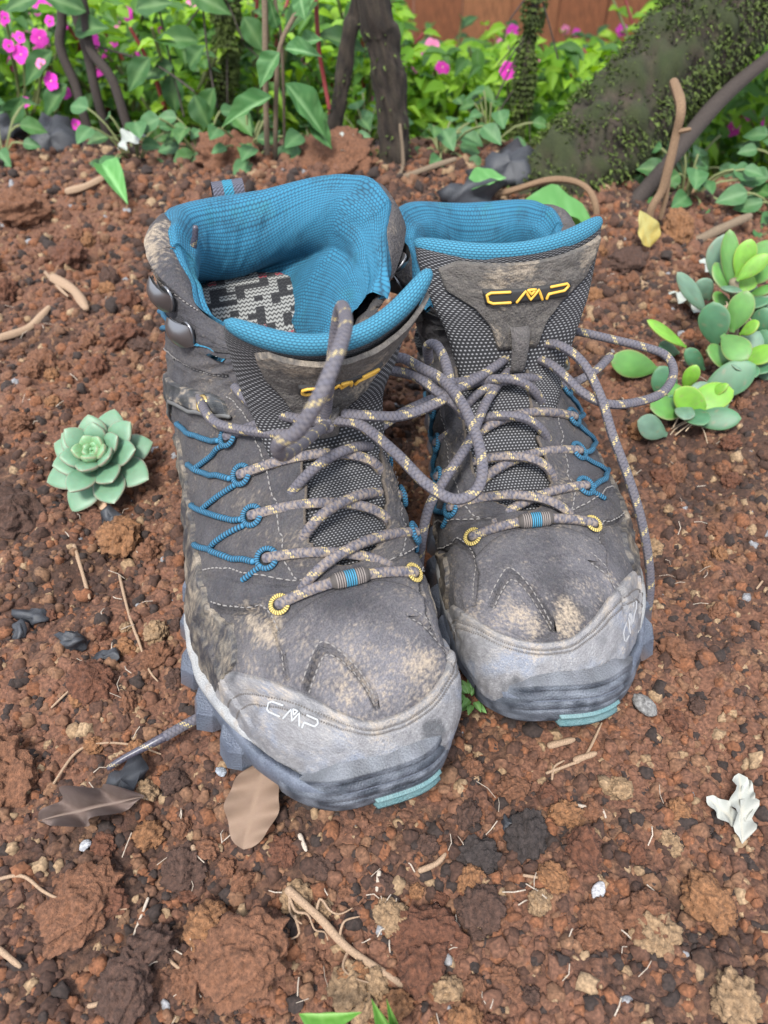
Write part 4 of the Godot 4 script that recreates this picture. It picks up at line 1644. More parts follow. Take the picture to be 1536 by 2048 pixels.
	for q in [[.088, -.107, .0042, "oval white pebble lying in front of the boots", Color(.75, .74, .76)], [.062, -.139, .0035, "grey-blue stone chip near the forked white straw", Color(.22, .24, .27)], [.128, -.195, .006, "pale grey stone beside the upright-tongue boot's toe", Color(.35, .34, .33)], [.024, -.082, .003, "light grey pebble between the two front clods", Color(.45, .44, .44)], [-.074, -.158, .003, "bluish white chip beside the lace", Color(.5, .55, .62)], [-.128, -.126, .0028, "white chip below the curled leaf", Color(.65, .66, .7)]]:
		var o := put(self, "pebble", lump(int(q[2] * 1e5), 14, .25), clod_mat(q[4]), Transform3D(Basis.from_euler(Vector3(0, q[0] * 30, .2)) * Basis.from_scale(Vector3(.75, .7, 1.15) * q[2]), Vector3(q[0], ground_y(q[0], q[1]) + q[2] * .4, q[1])))
		tag(o, q[3], "pebble", "pale pebbles on the soil")

func clod_mat(c: Color) -> StandardMaterial3D:
	var key := "clod_%d_%d" % [int(c.r * 100), int(c.b * 100)]
	if mats.has(key):
		return mats[key]
	var m := std(key, c.linear_to_srgb(), .95)
	m.albedo_texture = mats.soil.albedo_texture
	m.uv1_triplanar = true
	m.uv1_world_triplanar = true
	m.uv1_scale = Vector3.ONE * 22.0
	m.normal_enabled = true
	m.normal_texture = fine_normal
	m.normal_scale = 1.8
	return m

# ---- leaves
# a leaf of length 1 along +z and half width 1 across x; wide_at is where it is broadest, point its tip, fold the v of its halves, droop its bend, wave its rim
func leaf_mesh(wide_at: float, point: float, fold: float, droop: float, wave: float, c0: Color, c1: Color, vein: Color, nl := 13, nw := 9) -> ArrayMesh:
	var p := PackedVector3Array()
	var c := PackedColorArray()
	for i in nl:
		var t := float(i) / (nl - 1)
		var w := 0.0
		if t < wide_at:
			w = pow(sin(t / wide_at * PI * .5), .75)
		else:
			w = pow(cos((t - wide_at) / (1.0 - wide_at) * PI * .5), point)
		w = maxf(w, .03)
		for j in nw:
			var a := float(j) / (nw - 1) * 2.0 - 1.0
			var y := fold * absf(a) * w - droop * t * t + wave * sin(t * 17.0 + a * 2.0) * absf(a) * w
			p.append(Vector3(a * w, y, t))
			var side := absf(fposmod(t * 9.0 + absf(a) * 1.6, 1.0) - .5) * 2.0
			var k := c0.lerp(c1, clampf(t * .6 + side * .35, 0, 1))
			if absf(a) < .12:
				k = k.lerp(vein, .75)
			elif side > .82:
				k = k.lerp(vein, .25)
			c.append(k)
	return grid_mesh(p, nl, nw, false, PackedVector2Array(), c)

# places a leaf mesh from base to tip, its face towards up
func leaf_at(base: Vector3, tip: Vector3, half: float, up: Vector3) -> Transform3D:
	var d := tip - base
	var z := d.normalized()
	var x := up.cross(z).normalized()
	var y := z.cross(x)
	return Transform3D(Basis(x * half, y * d.length(), d), base)

# a thick succulent leaf: length 1 on +z, half width 1, half thickness 1
func fat_leaf(wide_at: float, point: float, cup: float, c0: Color, c1: Color, rim: Color) -> ArrayMesh:
	var p := PackedVector3Array()
	var c := PackedColorArray()
	var nl := 18
	var nw := 22
	for i in nl:
		var t := float(i) / (nl - 1)
		var w := pow(sin(t / wide_at * PI * .5), .8) if t < wide_at else pow(maxf(cos((t - wide_at) / (1.0 - wide_at) * PI * .5), 0.0), point)
		w = maxf(w, .02 + .20 * (1.0 - t))
		if i == nl - 1:
			w = .01
		for j in nw:
			var a := TAU * j / nw
			var x := cos(a)
			var y := sin(a) * .9
			p.append(Vector3(x * w, y * pow(w, .6) * (1.0 if y > 0.0 else 1.3), t) + Vector3(0, cup * (x * x * w + t * t), 0))
			var k := c0.lerp(c1, t)
			var skin := g_fine.get_noise_3dv(Vector3(x * w, t * 2.0, y) * .010 + c0.r * Vector3(40, 9, 3))
			var speck := g_fine.get_noise_3dv(Vector3(x * w, t * 2.0, y) * .075 + Vector3(3, c0.g * 50, 1))
			k = k * (1.0 + .30 * skin)
			k = k.lerp(Color(.16, .12, .07), sstep(.42, .6, speck) * .5)
			k.a = 1.0
			c.append(k.lerp(rim, sstep(.90, 1.0, absf(x)) * .8 + sstep(.93, 1.0, t) * .5))
	return grid_mesh(p, nl, nw, true, PackedVector2Array(), c)

func leaf_mat(key: String, gloss: float, through: float) -> StandardMaterial3D:
	var m := std(key, Color.WHITE, gloss)
	m.vertex_color_use_as_albedo = true
	if through > 0.0:
		m.backlight_enabled = true
		m.backlight = Color(through, through, through * .5)
	return m
const JADE := [
	[0.250, 0.030, -0.526, 0.249, 0.062, -0.542, 0.0108, 3, 0.0],
	[0.250, 0.039, -0.506, 0.244, 0.074, -0.526, 0.0060, 1, 0.0],
	[0.252, 0.047, -0.507, 0.257, 0.072, -0.516, 0.0070, 2, 0.0],
	[0.250, 0.048, -0.501, 0.267, 0.067, -0.504, 0.0054, 2, 1.9],
	[0.269, 0.037, -0.526, 0.282, 0.061, -0.534, 0.0089, 1, 0.0],
	[0.263, 0.038, -0.513, 0.278, 0.054, -0.512, 0.0069, 1, 1.6],
	[0.230, 0.030, -0.489, 0.205, 0.056, -0.499, 0.0056, 3, 0.0],
	[0.239, 0.028, -0.509, 0.226, 0.044, -0.509, 0.0074, 3, 0.0],
	[0.231, 0.022, -0.459, 0.224, 0.050, -0.471, 0.0097, 0, 0.0],
	[0.242, 0.029, -0.466, 0.248, 0.055, -0.477, 0.0081, 1, 0.0],
	[0.265, 0.033, -0.507, 0.278, 0.043, -0.500, 0.0046, 1, 1.4],
	[0.261, 0.028, -0.487, 0.274, 0.044, -0.486, 0.0056, 3, 0.0],
	[0.259, 0.025, -0.477, 0.272, 0.039, -0.474, 0.0080, 0, 0.0],
	[0.243, 0.034, -0.456, 0.251, 0.046, -0.452, 0.0052, 2, 1.5],
	[0.229, 0.036, -0.452, 0.241, 0.032, -0.430, 0.0085, 1, 0.0],
	[0.256, 0.018, -0.461, 0.269, 0.032, -0.459, 0.0071, 0, 0.0],
	[0.210, 0.022, -0.458, 0.179, 0.041, -0.462, 0.0054, 2, 1.5],
	[0.191, 0.011, -0.447, 0.154, 0.023, -0.442, 0.0088, 1, 0.0],
	[0.223, 0.011, -0.447, 0.205, 0.028, -0.447, 0.0054, 0, 0.0],
	[0.211, 0.010, -0.468, 0.192, 0.021, -0.461, 0.0054, 0, 0.0],
	[0.196, 0.002, -0.422, 0.184, 0.026, -0.431, 0.0082, 0, 0.0],
	[0.203, 0.011, -0.425, 0.207, 0.030, -0.427, 0.0049, 2, 0.0],
	[0.213, 0.009, -0.401, 0.187, 0.028, -0.403, 0.0081, 2, 0.0],
	[0.214, 0.007, -0.421, 0.246, 0.030, -0.427, 0.0102, 0, 0.0],
	[0.212, 0.013, -0.413, 0.224, 0.027, -0.410, 0.0035, 2, 1.6],
	[0.257, 0.010, -0.445, 0.267, 0.018, -0.437, 0.0058, 3, 0.0],
	[0.201, 0.007, -0.399, 0.230, 0.015, -0.390, 0.0073, 0, 0.0],
	[0.186, 0.000, -0.391, 0.163, 0.014, -0.389, 0.0076, 3, 0.0],
	[0.199, 0.001, -0.414, 0.186, 0.015, -0.411, 0.0056, 0, 0.0],
	[0.224, 0.005, -0.418, 0.217, 0.007, -0.403, 0.0051, 0, 0.0],
]
func succulents() -> void:
	# rosette
	var base := Vector3(-.172, ground_y(-.172, -.352), -.352)
	var t := thing("rosette_succulent", "small grey-green rosette succulent with pointed cupped leaves and pinkish rims", "succulent", base)
	var pale := fat_leaf(.60, .80, .20, Color(.075, .165, .095), Color(.115, .225, .135), Color(.26, .22, .17))
	var young := fat_leaf(.62, .8, .30, Color(.17, .31, .10), Color(.125, .25, .13), Color(.25, .25, .16))
	var m := leaf_mat("succulent_pale", .48, 0.0)
	m.subsurf_scatter_enabled = true
	m.subsurf_scatter_strength = .12
	var axis := Basis(Vector3.RIGHT, deg_to_rad(24)) * Basis(Vector3.FORWARD, deg_to_rad(-3))
	var crown := Vector3(.001, .026, .006)
	var r := rng(21)
	var rings := [[8, .0330, .0102, 6.0, .002, .35], [7, .0275, .0088, 20.0, .006, .1], [6, .0205, .0070, 38.0, .010, .6], [5, .0140, .0050, 54.0, .012, .3], [5, .0085, .0032, 66.0, .013, .0], [4, .0050, .0020, 78.0, .0135, .4]]
	for ring in rings:
		for k in int(ring[0]):
			var a: float = TAU * (k + ring[5]) / ring[0] + r.randf_range(-.16, .16)
			var el: float = deg_to_rad(ring[3] + r.randf_range(-8, 8))
			var d := Vector3(cos(a) * cos(el), sin(el), sin(a) * cos(el))
			var up := Vector3(-cos(a) * sin(el), cos(el), -sin(a) * sin(el))
			var len: float = ring[1] * r.randf_range(.84, 1.08)
			var z := d
			var x := up.cross(z).normalized()
			var b := Basis(x * ring[2], up * .0026, z * len)
			put(t, "leaf", young if ring[1] < .015 else pale, m, Transform3D(axis * b, crown + axis * (Vector3(cos(a), 0, sin(a)) * .002 + Vector3.UP * (ring[4] - .008))))
	var old := fat_leaf(.58, .55, .2, Color(.35, .22, .10), Color(.40, .20, .10), Color(.4, .2, .12))
	put(t, "withered_leaf", old, m, Transform3D(axis * Basis(Vector3(.012, 0, 0), Vector3(0, .0015, -.001), Vector3(-.008, -.010, .034)), crown + Vector3(-.004, -.012, .006)))
	put(t, "stem", tube(PackedVector3Array([Vector3(0, -.008, 0), Vector3(0, .010, .002), crown]), .005, 8), std("succulent_stem", lin(.16, .13, .07), .8))
	# fat-leaved plant at the edge of the bed: three shoots
	var jb := Vector3(.235, ground_y(.235, -.47), -.47)
	var j := thing("fat_leaved_succulent", "sprawling succulent with thick oval glossy green leaves on three short shoots", "succulent", jb)
	var deep := fat_leaf(.60, .58, .03, Color(.035, .10, .045), Color(.055, .15, .075), Color(.10, .19, .09))
	var mid := fat_leaf(.60, .58, .05, Color(.055, .15, .030), Color(.085, .22, .045), Color(.20, .20, .09))
	var lime := fat_leaf(.60, .58, .08, Color(.10, .235, .022), Color(.13, .29, .028), Color(.25, .30, .07))
	var grey := fat_leaf(.58, .60, .04, Color(.07, .135, .085), Color(.11, .19, .13), Color(.16, .21, .14))
	var kinds := [deep, mid, lime, grey]
	var jm := leaf_mat("succulent_deep", .50, 0.0)
	jm.subsurf_scatter_enabled = true
	jm.subsurf_scatter_strength = .06
	jm.normal_enabled = true
	jm.normal_texture = fine_normal
	jm.normal_scale = .12
	jm.uv1_triplanar = true
	jm.uv1_scale = Vector3.ONE * 2.0
	var eye := Vector3(0, .345, 0)
	for q in JADE:
		var a := Vector3(q[0], q[1], q[2]) - jb
		var b := Vector3(q[3], q[4], q[5]) - jb
		var look := (eye - jb - a).normalized()
		var up := (look + Vector3(r.randf_range(-.35, .35), r.randf_range(.0, .5), 0)).normalized()
		if q[8] > 0.5:
			up = Vector3(float(q[8]) - 1.5, .9, .25).normalized()
		var d := b - a
		var z := d.normalized()
		var x := up.cross(z).normalized()
		put(j, "leaf", kinds[int(q[7])], jm, Transform3D(Basis(x * float(q[6]) * 1.08, z.cross(x) * .0019, d), a))
	for st in [[[.262, .001, -.50], [.258, .02, -.50], [.25, .045, -.505]], [[.245, .0, -.455], [.245, .012, -.45], [.243, .022, -.445]], [[.205, -.002, -.415], [.202, .008, -.41], [.198, .016, -.405]]]:
		var path := []
		for q in st:
			path.append(Vector3(q[0], q[1], q[2]) - jb)
		for k in 7:
			var a := k * 2.4 + r.randf()
			var at: Vector3 = (path[1] as Vector3).lerp(path[2], k / 7.0)
			var d := Vector3(cos(a), r.randf_range(.1, .7), sin(a)).normalized() * r.randf_range(.020, .032)
			var x := Vector3(r.randf_range(-.3, .3), 1, .4).cross(d.normalized()).normalized()
			put(j, "leaf", kinds[[0, 1, 3, 0, 1, 2, 3][k]], jm, Transform3D(Basis(x * d.length() * .31, d.normalized().cross(x) * .0018, d), at))
		put(j, "stem", tube_along(path, .0034, .004, 8), std("jade_stem", lin(.17, .14, .09), .8))
	# dry roots round the shoots
	var dry := std("dry_root", lin(.38, .29, .20), .9)
	for k in 46:
		var c := Vector3(.248, .036, -.490) if k < 20 else Vector3(.232, .012, -.435) if k < 34 else Vector3(.205, .005, -.405)
		c -= jb
		var d := Vector3(r.randf_range(-1, 1), r.randf_range(-.5, .25), r.randf_range(-.6, 1)).normalized() * r.randf_range(.010, .024)
		var s := Vector3(r.randf_range(-1, 1), r.randf_range(-1, .3), r.randf_range(-1, 1)) * .006
		put(j, "root", tube_along([c + s, c + s + d * .5 + Vector3(r.randf_range(-.003, .003), .003, 0), c + s + d + Vector3(0, -.004, 0)], .00038, .004, 4), dry)

func wavy_leaf(parent: Node, called: String, a: Vector3, b: Vector3, half: float, up: Vector3, mesh: Mesh, mat: Material) -> void:
	put(parent, called, mesh, mat, leaf_at(a, b, half, up))

func shrubs() -> void:
	var r := rng(5)
	# leaf kinds shared by all plants
	var bright := []
	for k in 4:
		bright.append(leaf_mesh(.42, 1.1, .18, .16 + .06 * k, .03, Color(.14, .33, .018).lerp(Color(.24, .45, .025), k / 3.0), Color(.20, .42, .025).lerp(Color(.33, .53, .04), k / 3.0), Color(.36, .52, .10), 11, 7))
	var green := []
	for k in 4:
		green.append(leaf_mesh(.40, 1.1, .15, .12 + .07 * k, .03, Color(.022, .070, .016).lerp(Color(.042, .125, .026), k / 3.0), Color(.036, .105, .026).lerp(Color(.066, .165, .035), k / 3.0), Color(.10, .19, .06), 11, 7))
	var heart := leaf_mesh(.30, .85, .10, .15, .02, Color(.032, .10, .032), Color(.055, .15, .045), Color(.10, .20, .08), 11, 7)
	var lance := leaf_mesh(.36, 1.2, .22, .10, .04, Color(.040, .125, .035), Color(.065, .175, .05), Color(.16, .29, .12), 15, 9)
	var lm := leaf_mat("leaf_bright", .58, .95)
	var gm := leaf_mat("leaf_green", .62, .45)
	var stem_m := std("stem_green", lin(.14, .16, .06), .7)
	var stem_red := std("stem_red", lin(.23, .035, .035), .6)
	var wood := std("twig_wood", lin(.26, .19, .125), .85)
	wood.albedo_texture = grain_tex
	wood.uv1_triplanar = true
	wood.uv1_scale = Vector3.ONE * 30.0
	var dark_wood := std("dark_bark", lin(.075, .058, .05), .95)
	dark_wood.albedo_texture = grain_tex
	dark_wood.uv1_triplanar = true
	dark_wood.uv1_scale = Vector3.ONE * 26.0
	dark_wood.normal_enabled = true
	dark_wood.normal_texture = fine_normal
	# one petal; five make a flower
	var petal := leaf_mesh(.62, .5, .05, .10, .03, Color(.55, .02, .36), Color(.72, .05, .50), Color(.62, .03, .42), 7, 5)
	var petal_pink := leaf_mesh(.62, .5, .05, .10, .03, Color(.75, .18, .42), Color(.80, .25, .50), Color(.7, .2, .4), 7, 5)
	var pm := leaf_mat("petal", .6, .5)
	var flower := func(parent: Node3D, at: Vector3, size: float, facing: Vector3, pink: bool) -> void:
		var f := Node3D.new()
		f.name = "flower"
		parent.add_child(f, true)
		f.position = at
		var z := facing.normalized()
		var x := z.cross(Vector3(.2, .9, .1)).normalized()
		var y := z.cross(x)
		for k in 5:
			var a := TAU * k / 5.0 + .3
			var d := x * cos(a) + y * sin(a)
			put(f, "petal", petal_pink if pink else petal, pm, leaf_at(d * size * .06, d * size + z * size * .12, size * .46, z))
		put(f, "flower_eye", lump(3, 8, .1), std("flower_eye", lin(.75, .72, .45), .7), Transform3D(Basis.from_scale(Vector3.ONE * size * .1), z * size * .05))
	# the flowering plants down the bank
	var spots := []
	var rows := [[-1.06, 11], [-1.24, 12], [-1.48, 12], [-1.78, 12], [-2.15, 12]]
	for row in rows:
		for k in int(row[1]):
			var half: float = .42 - float(row[0]) * .27
			var x: float = lerpf(-half, half, (k + .5) / row[1]) + r.randf_range(-.05, .05)
			var z: float = row[0] + r.randf_range(-.07, .07)
			var gap: bool = x / -z > .02 and x / -z < .30
			var high: float = .345 + (.285 if gap else .235) * z - ground_y(x, z)
			spots.append([x, z, maxf(high, .06) * r.randf_range(.8, 1.1)])
	var nth := 0
	for sp in spots:
		var y: float = ground_y(sp[0], sp[1]) - .01
		var x: float = sp[0]
		var tall: float = sp[2]
		var in_bloom: bool = r.randf() < .75
		var starts := [0, 11, 23, 35, 47, 59]
		var row_no := 0
		while nth >= starts[row_no + 1]:
			row_no += 1
		var order: String = ["first", "second", "third", "fourth", "fifth", "sixth", "seventh", "eighth", "ninth", "tenth", "eleventh", "twelfth"][nth - starts[row_no]]
		var row_is: String = ["nearest", "second", "middle", "fourth", "farthest"][row_no]
		var t := thing("flowering_plant", "bright green leafy plant%s, %s row of the bank, %s from its left end" % [", magenta flowers" if in_bloom else "", row_is, order], "plant", Vector3(x, y, sp[1]), "flowering plants behind the bed")
		nth += 1
		var dark: bool = r.randf() < .22 or (sp[1] > -1.15 and r.randf() < .6)
		for s in r.randi_range(5, 6):
			var a := r.randf() * TAU
			var lean := r.randf_range(.1, .55) * tall
			var top := Vector3(cos(a) * lean, tall * r.randf_range(.75, 1.1), sin(a) * lean)
			var path := curve([Vector3(cos(a) * .01, 0, sin(a) * .01), top * .5 + Vector3(0, tall * .12, 0), top], .03)
			put(t, "stem", tube(path, .0035, 5, 1.0, PackedFloat32Array([1, .8, .5])), stem_red if r.randf() < .3 else stem_m)
			var leaves := r.randi_range(9, 12) + (3 if sp[1] > -1.35 else 0)
			for l in leaves:
				var f := lerpf(.25, 1.0, float(l) / (leaves - 1))
				var at := path[mini(int(f * (path.size() - 1)), path.size() - 1)]
				var b := a + l * 2.4 + r.randf_range(-.4, .4)
				var len: float = r.randf_range(.034, .058) * lerpf(1.0, .8, f) * lerpf(.62, 1.0, sstep(-1.0, -1.7, float(sp[1]))) * (1.0 + .25 * sstep(-1.4, -2.1, sp[1]))
				var out := Vector3(cos(b), r.randf_range(-.15, .55), sin(b)).normalized()
				var set_ := green if (dark and r.randf() < .8) or r.randf() < .12 else bright
				put(t, "leaf", set_[r.randi() % 4], gm if set_ == green else lm, leaf_at(at, at + out * len, len * r.randf_range(.21, .27), Vector3(r.randf_range(-.3, .3), 1, r.randf_range(-.1, .5)).normalized()))
			if in_bloom and r.randf() < (.65 if x < -.3 else .14):
				flower.call(t, top + Vector3(0, .010, .008), r.randf_range(.0095, .0125), Vector3(r.randf_range(-.4, .4), r.randf_range(.1, .5), 1), r.randf() < .2)
				if r.randf() < .5:
					flower.call(t, top + Vector3(r.randf_range(-.04, .04), r.randf_range(-.03, .01), .015), r.randf_range(.008, .0115), Vector3(r.randf_range(-.5, .5), .3, 1), r.randf() < .2)
	# the blooms that show from the bed, each on the plant it grows from
	for q in [[-0.397, 0.069, -0.965], [-0.369, 0.078, -0.990], [-0.339, 0.073, -0.998], [-0.409, 0.063, -0.958], [-0.374, 0.049, -0.944], [-0.363, 0.069, -1.009], [-0.328, 0.038, -1.020], [-0.352, -0.012, -0.937], [-0.385, -0.017, -0.946], [-0.297, 0.024, -1.064], [-0.272, 0.040, -1.095], [-0.418, 0.081, -0.992], [-0.387, 0.051, -0.975], [-0.328, 0.033, -1.073], [-0.364, 0.013, -0.964], [-0.410, 0.006, -0.956], [0.122, -0.049, -1.264], [0.183, -0.045, -1.341], [0.085, -0.094, -1.216], [0.160, -0.108, -1.348], [-0.036, -0.065, -1.027], [0.090, -0.086, -1.371], [0.483, -0.049, -1.043], [0.487, -0.063, -1.102], [-0.100, 0.005, -1.101], [-0.018, -0.100, -1.283], [0.261, -0.100, -1.429], [0.212, -0.065, -1.467]]:
		var best: Node3D = null
		for c in get_children():
			if c is Node3D and str(c.name).begins_with("flowering_plant"):
				if best == null or Vector2(c.position.x - q[0], c.position.z - q[2]).length() < Vector2(best.position.x - q[0], best.position.z - q[2]).length():
					best = c
		var at: Vector3 = Vector3(q[0], q[1], q[2]) - best.position
		put(best, "flower_stem", tube(curve([Vector3(at.x * .2, .02, at.z * .2), at * .6 + Vector3(0, -.01, -.02), at], .03), .0016, 5), stem_m)
		flower.call(best, at, (r.randf_range(.0055, .0078) if q[2] > -1.12 else r.randf_range(.010, .013)), Vector3(r.randf_range(-.5, .5), r.randf_range(.1, .5), 1), r.randf() < .2)
		if r.randf() < .35:
			flower.call(best, at + Vector3(r.randf_range(-.025, .025), -.015, .006), .010, Vector3(r.randf_range(-.5, .5), .3, 1), false)
	# undergrowth that nobody could count: small bright leaves filling the bank between the plants
	var under := MultiMesh.new()
	under.transform_format = MultiMesh.TRANSFORM_3D
	under.use_colors = true
	under.mesh = leaf_mesh(.42, 1.1, .18, .2, .03, Color(1, 1, 1), Color(1.1, 1.1, 1), Color(1.35, 1.25, 1.2), 7, 5)
	under.instance_count = 14000
	for k in 14000:
		var z := -1.0 - 1.45 * pow(r.randf(), 1.2)
		var x := r.randf_range(-.5, .5) * (.75 - z * .62) * 1.15
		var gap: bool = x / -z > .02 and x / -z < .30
		var g := ground_y(x, z)
		var high: float = maxf(.345 + (.295 if gap else .25) * z - g, .03)
		var q := Vector3(x, g + high * pow(r.randf(), .8), z)
		var d := Vector3(r.randf_range(-1, 1), r.randf_range(-.6, .4), r.randf_range(-.8, 1)).normalized()
		var len := r.randf_range(.024, .046) * (.75 if z > -1.1 else 1.0)
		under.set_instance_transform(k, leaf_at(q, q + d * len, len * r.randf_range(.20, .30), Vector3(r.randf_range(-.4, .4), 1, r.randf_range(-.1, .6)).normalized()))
		var shade := r.randf()
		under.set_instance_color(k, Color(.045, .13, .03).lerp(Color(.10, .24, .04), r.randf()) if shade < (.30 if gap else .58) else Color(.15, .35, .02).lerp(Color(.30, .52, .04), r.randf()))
	var uo := MultiMeshInstance3D.new()
	uo.name = "undergrowth"
	uo.multimesh = under
	uo.material_override = lm
	uo.set_meta("kind", "stuff")
	tag(uo, "tangle of small bright leaves filling the bank behind the bed", "undergrowth")
	add_child(uo)
	# low leafy plants right behind the bed
	var low := [[-.135, -.84, 15, .050, "heart-leaved green plant crowding behind the heel loop"], [-.185, -.86, 15, .052, "heart-leaved plant between the slim stems and the leaning dark stems"], [-.075, -.85, 10, .040, "heart-leaved plant behind the pale slim stems"], [-.255, -.85, 9, .05, "blue-green leafy seedling before the leaning dark stems"], [-.40, -.87, 8, .045, "leafy weed among the charcoal at the bed's corner"], [.06, -.87, 10, .04, "low leafy plant between the dark trunk and the hanging moss"], [.29, -.74, 16, .04, "leafy creeper under the mossy trunk near the hanging root"], [.37, -.70, 15, .04, "dark leafy creeper by the bed's right edge"], [.43, -.82, 14, .05, "leafy plant beyond the fat-leaved succulent"], [.33, -.90, 14, .055, "leafy plant in the shade beyond the mossy trunk"], [.115, -.93, 10, .05, "leafy weed beneath the hanging moss"], [-.48, -.95, 14, .06, "broad-leaved weed at the far corner by the flowers"], [-.02, -.93, 10, .05, "leafy weed behind the two dark trunks"]]
	for q in low:
		var wz: float = q[1] + (.035 if q[1] < -.82 else 0.0)
		var at := Vector3(q[0], ground_y(q[0], wz) - .004, wz)
		var t := thing("leafy_weed", q[4], "plant", at, "low plants along the back of the bed")
		for k in int(q[2] * 1.5):
			var a := r.randf() * TAU
			var reach: float = r.randf_range(.01, .05)
			var h: float = r.randf_range(.012, 1.0) * float(q[3])
			var p := Vector3(cos(a) * reach, h, sin(a) * reach * .8)
			put(t, "stem", tube(curve([Vector3(cos(a) * .004, 0, sin(a) * .004), p * .6 + Vector3(0, .006, 0), p], .012), .0012, 4), stem_m)
			var len := r.randf_range(.015, .029)
			var b := a + r.randf_range(-.6, .6)
			put(t, "leaf", heart if r.randf() < .7 else green[r.randi() % 4], gm, leaf_at(p, p + Vector3(cos(b), r.randf_range(-.35, .1), sin(b)).normalized() * len, len * .36, Vector3(r.randf_range(-.3, .3), .8, .6).normalized()))
	# shrub with pale slim stems
	var sb := Vector3(-.112, ground_y(-.112, -.778), -.778)
	var shrub := thing("slim_shrub", "young shrub of slim pale stems with pointed green leaves behind the heel loop", "shrub", sb)
	var stems := [[[-.116, -.015, -.775], [-.111, .057, -.780], [-.107, .106, -.785], [-.103, .155, -.790], [-.10, .25, -.80], [-.09, .40, -.82]], [[-.110, -.018, -.780], [-.101, .068, -.785], [-.093, .113, -.790], [-.069, .151, -.800], [-.03, .24, -.82]], [[-.102, -.016, -.800], [-.095, .072, -.800], [-.093, .122, -.800], [-.096, .153, -.800], [-.10, .3, -.80]]]
	for k in 3:
		var pts := []
		for q in stems[k]:
			pts.append(Vector3(q[0], q[1], q[2]) - sb)
		put(shrub, "stem", tube_along(pts, [.0027, .0022, .0014][k], .012, 7), wood)
	var ls := [[-.088, .091, -.760, -.051, .047, -.752, .0125], [-.101, .080, -.760, -.150, .060, -.750, .010], [-.092, .113, -.770, -.114, .086, -.764, .011], [-.088, .113, -.780, -.055, .112, -.768, .008], [-.076, .111, -.800, -.056, .118, -.792, .008], [-.070, .160, -.760, -.066, .143, -.750, .008], [-.070, .062, -.760, -.048, .036, -.755, .009], [-.095, .125, -.795, -.10, .150, -.79, .006], [-.08, .135, -.795, -.06, .150, -.79, .007], [-.10, .25, -.8, -.14, .27, -.78, .012], [-.09, .30, -.81, -.05, .31, -.79, .012], [-.03, .22, -.82, .01, .21, -.80, .012]]
	for q in ls:
		put(shrub, "leaf", lance, gm, leaf_at(Vector3(q[0], q[1], q[2]) - sb, Vector3(q[3], q[4], q[5]) - sb, q[6], Vector3(r.randf_range(-.2, .2), .75, .65).normalized()))
	# red stem
	var rb := Vector3(-.055, ground_y(-.055, -.86), -.86)
	var red := thing("red_stemmed_plant", "single dark red stem with hanging leaves in front of the thinner trunk", "plant", rb)
	put(red, "stem", tube_along([Vector3(0, -.01, 0), Vector3(-.001, .03, -.002), Vector3(-.006, .06, -.01), Vector3(-.010, .10, -.01), Vector3(-.010, .18, -.02), Vector3(-.012, .34, -.03)], .0022, .01, 6), stem_red)
	for k in 8:
		var at := Vector3(-.010, .10 + k * .03, -.015)
		var a := k * 2.2
		put(red, "leaf", green[k % 4], gm, leaf_at(at, at + Vector3(cos(a) * .05, -.012, sin(a) * .05), .011, Vector3(0, .8, .5)))
	# leaning dark stems with broad leaves
	var db := Vector3(-.31, ground_y(-.31, -.93), -.93)
	var leaning := thing("leaning_bush", "bush of thin leaning dark stems with drooping broad leaves beside the flowers", "bush", db)
	for l in [[[-.330, -.10, -.93], [-.341, -.002, -.940], [-.345, .026, -.950], [-.354, .063, -.960], [-.343, .112, -.970], [-.34, .3, -.98]], [[-.275, -.09, -.91], [-.288, -.006, -.920], [-.296, .038, -.930], [-.315, .067, -.940], [-.314, .117, -.950], [-.32, .3, -.96]], [[-.320, -.10, -.95], [-.324, .010, -.950], [-.326, .053, -.960], [-.33, .14, -.97], [-.30, .28, -.97]]]:
		var pts := []
		for q in l:
			pts.append(Vector3(q[0], q[1], q[2]) - db)
		put(leaning, "stem", tube_along(pts, .0052, .012, 8), dark_wood)
	var lv := [[-.180, .040, -.90, -.202, .0, -.89], [-.198, .040, -.88, -.186, .008, -.87], [-.231, .046, -.95, -.270, .038, -.94], [-.235, .038, -.95, -.237, -.002, -.94], [-.21, .05, -.93, -.19, .075, -.92], [-.20, .07, -.95, -.24, .08, -.93], [-.25, .06, -.93, -.28, .03, -.92], [-.17, .02, -.9, -.14, .0, -.89], [-.36, .06, -.95, -.40, .03, -.94], [-.35, .03, -.94, -.385, .0, -.93], [-.33, .08, -.95, -.29, .09, -.93], [-.36, .11, -.96, -.40, .10, -.95], [-.40, .02, -.93, -.43, -.02, -.92], [-.31, .1, -.94, -.35, .12, -.93], [-.43, .05, -.95, -.46, .02, -.94], [-.26, .1, -.95, -.22, .11, -.94], [-.2, .115, -.95, -.16, .10, -.94], [-.15, .09, -.96, -.13, .06, -.95]]
	for q in lv:
		put(leaning, "leaf", green[r.randi() % 2], gm, leaf_at(Vector3(q[0], q[1], q[2]) - db, Vector3(q[3], q[4], q[5]) - db, .0125, Vector3(r.randf_range(-.3, .3), .6, .7).normalized()))
	for tw in [[[-.24, .13, -.96], [-.235, .05, -.955], [-.225, .0, -.93]], [[-.19, .12, -.96], [-.19, .06, -.94], [-.18, .02, -.9]], [[-.316, .07, -.94], [-.25, .05, -.94], [-.20, .04, -.89]]]:
		var pts := []
		for q in tw:
			pts.append(Vector3(q[0], q[1], q[2]) - db)
		put(leaning, "twig", tube_along(pts, .0011, .01, 5), dark_wood)
	trees(dark_wood, green, gm, r)

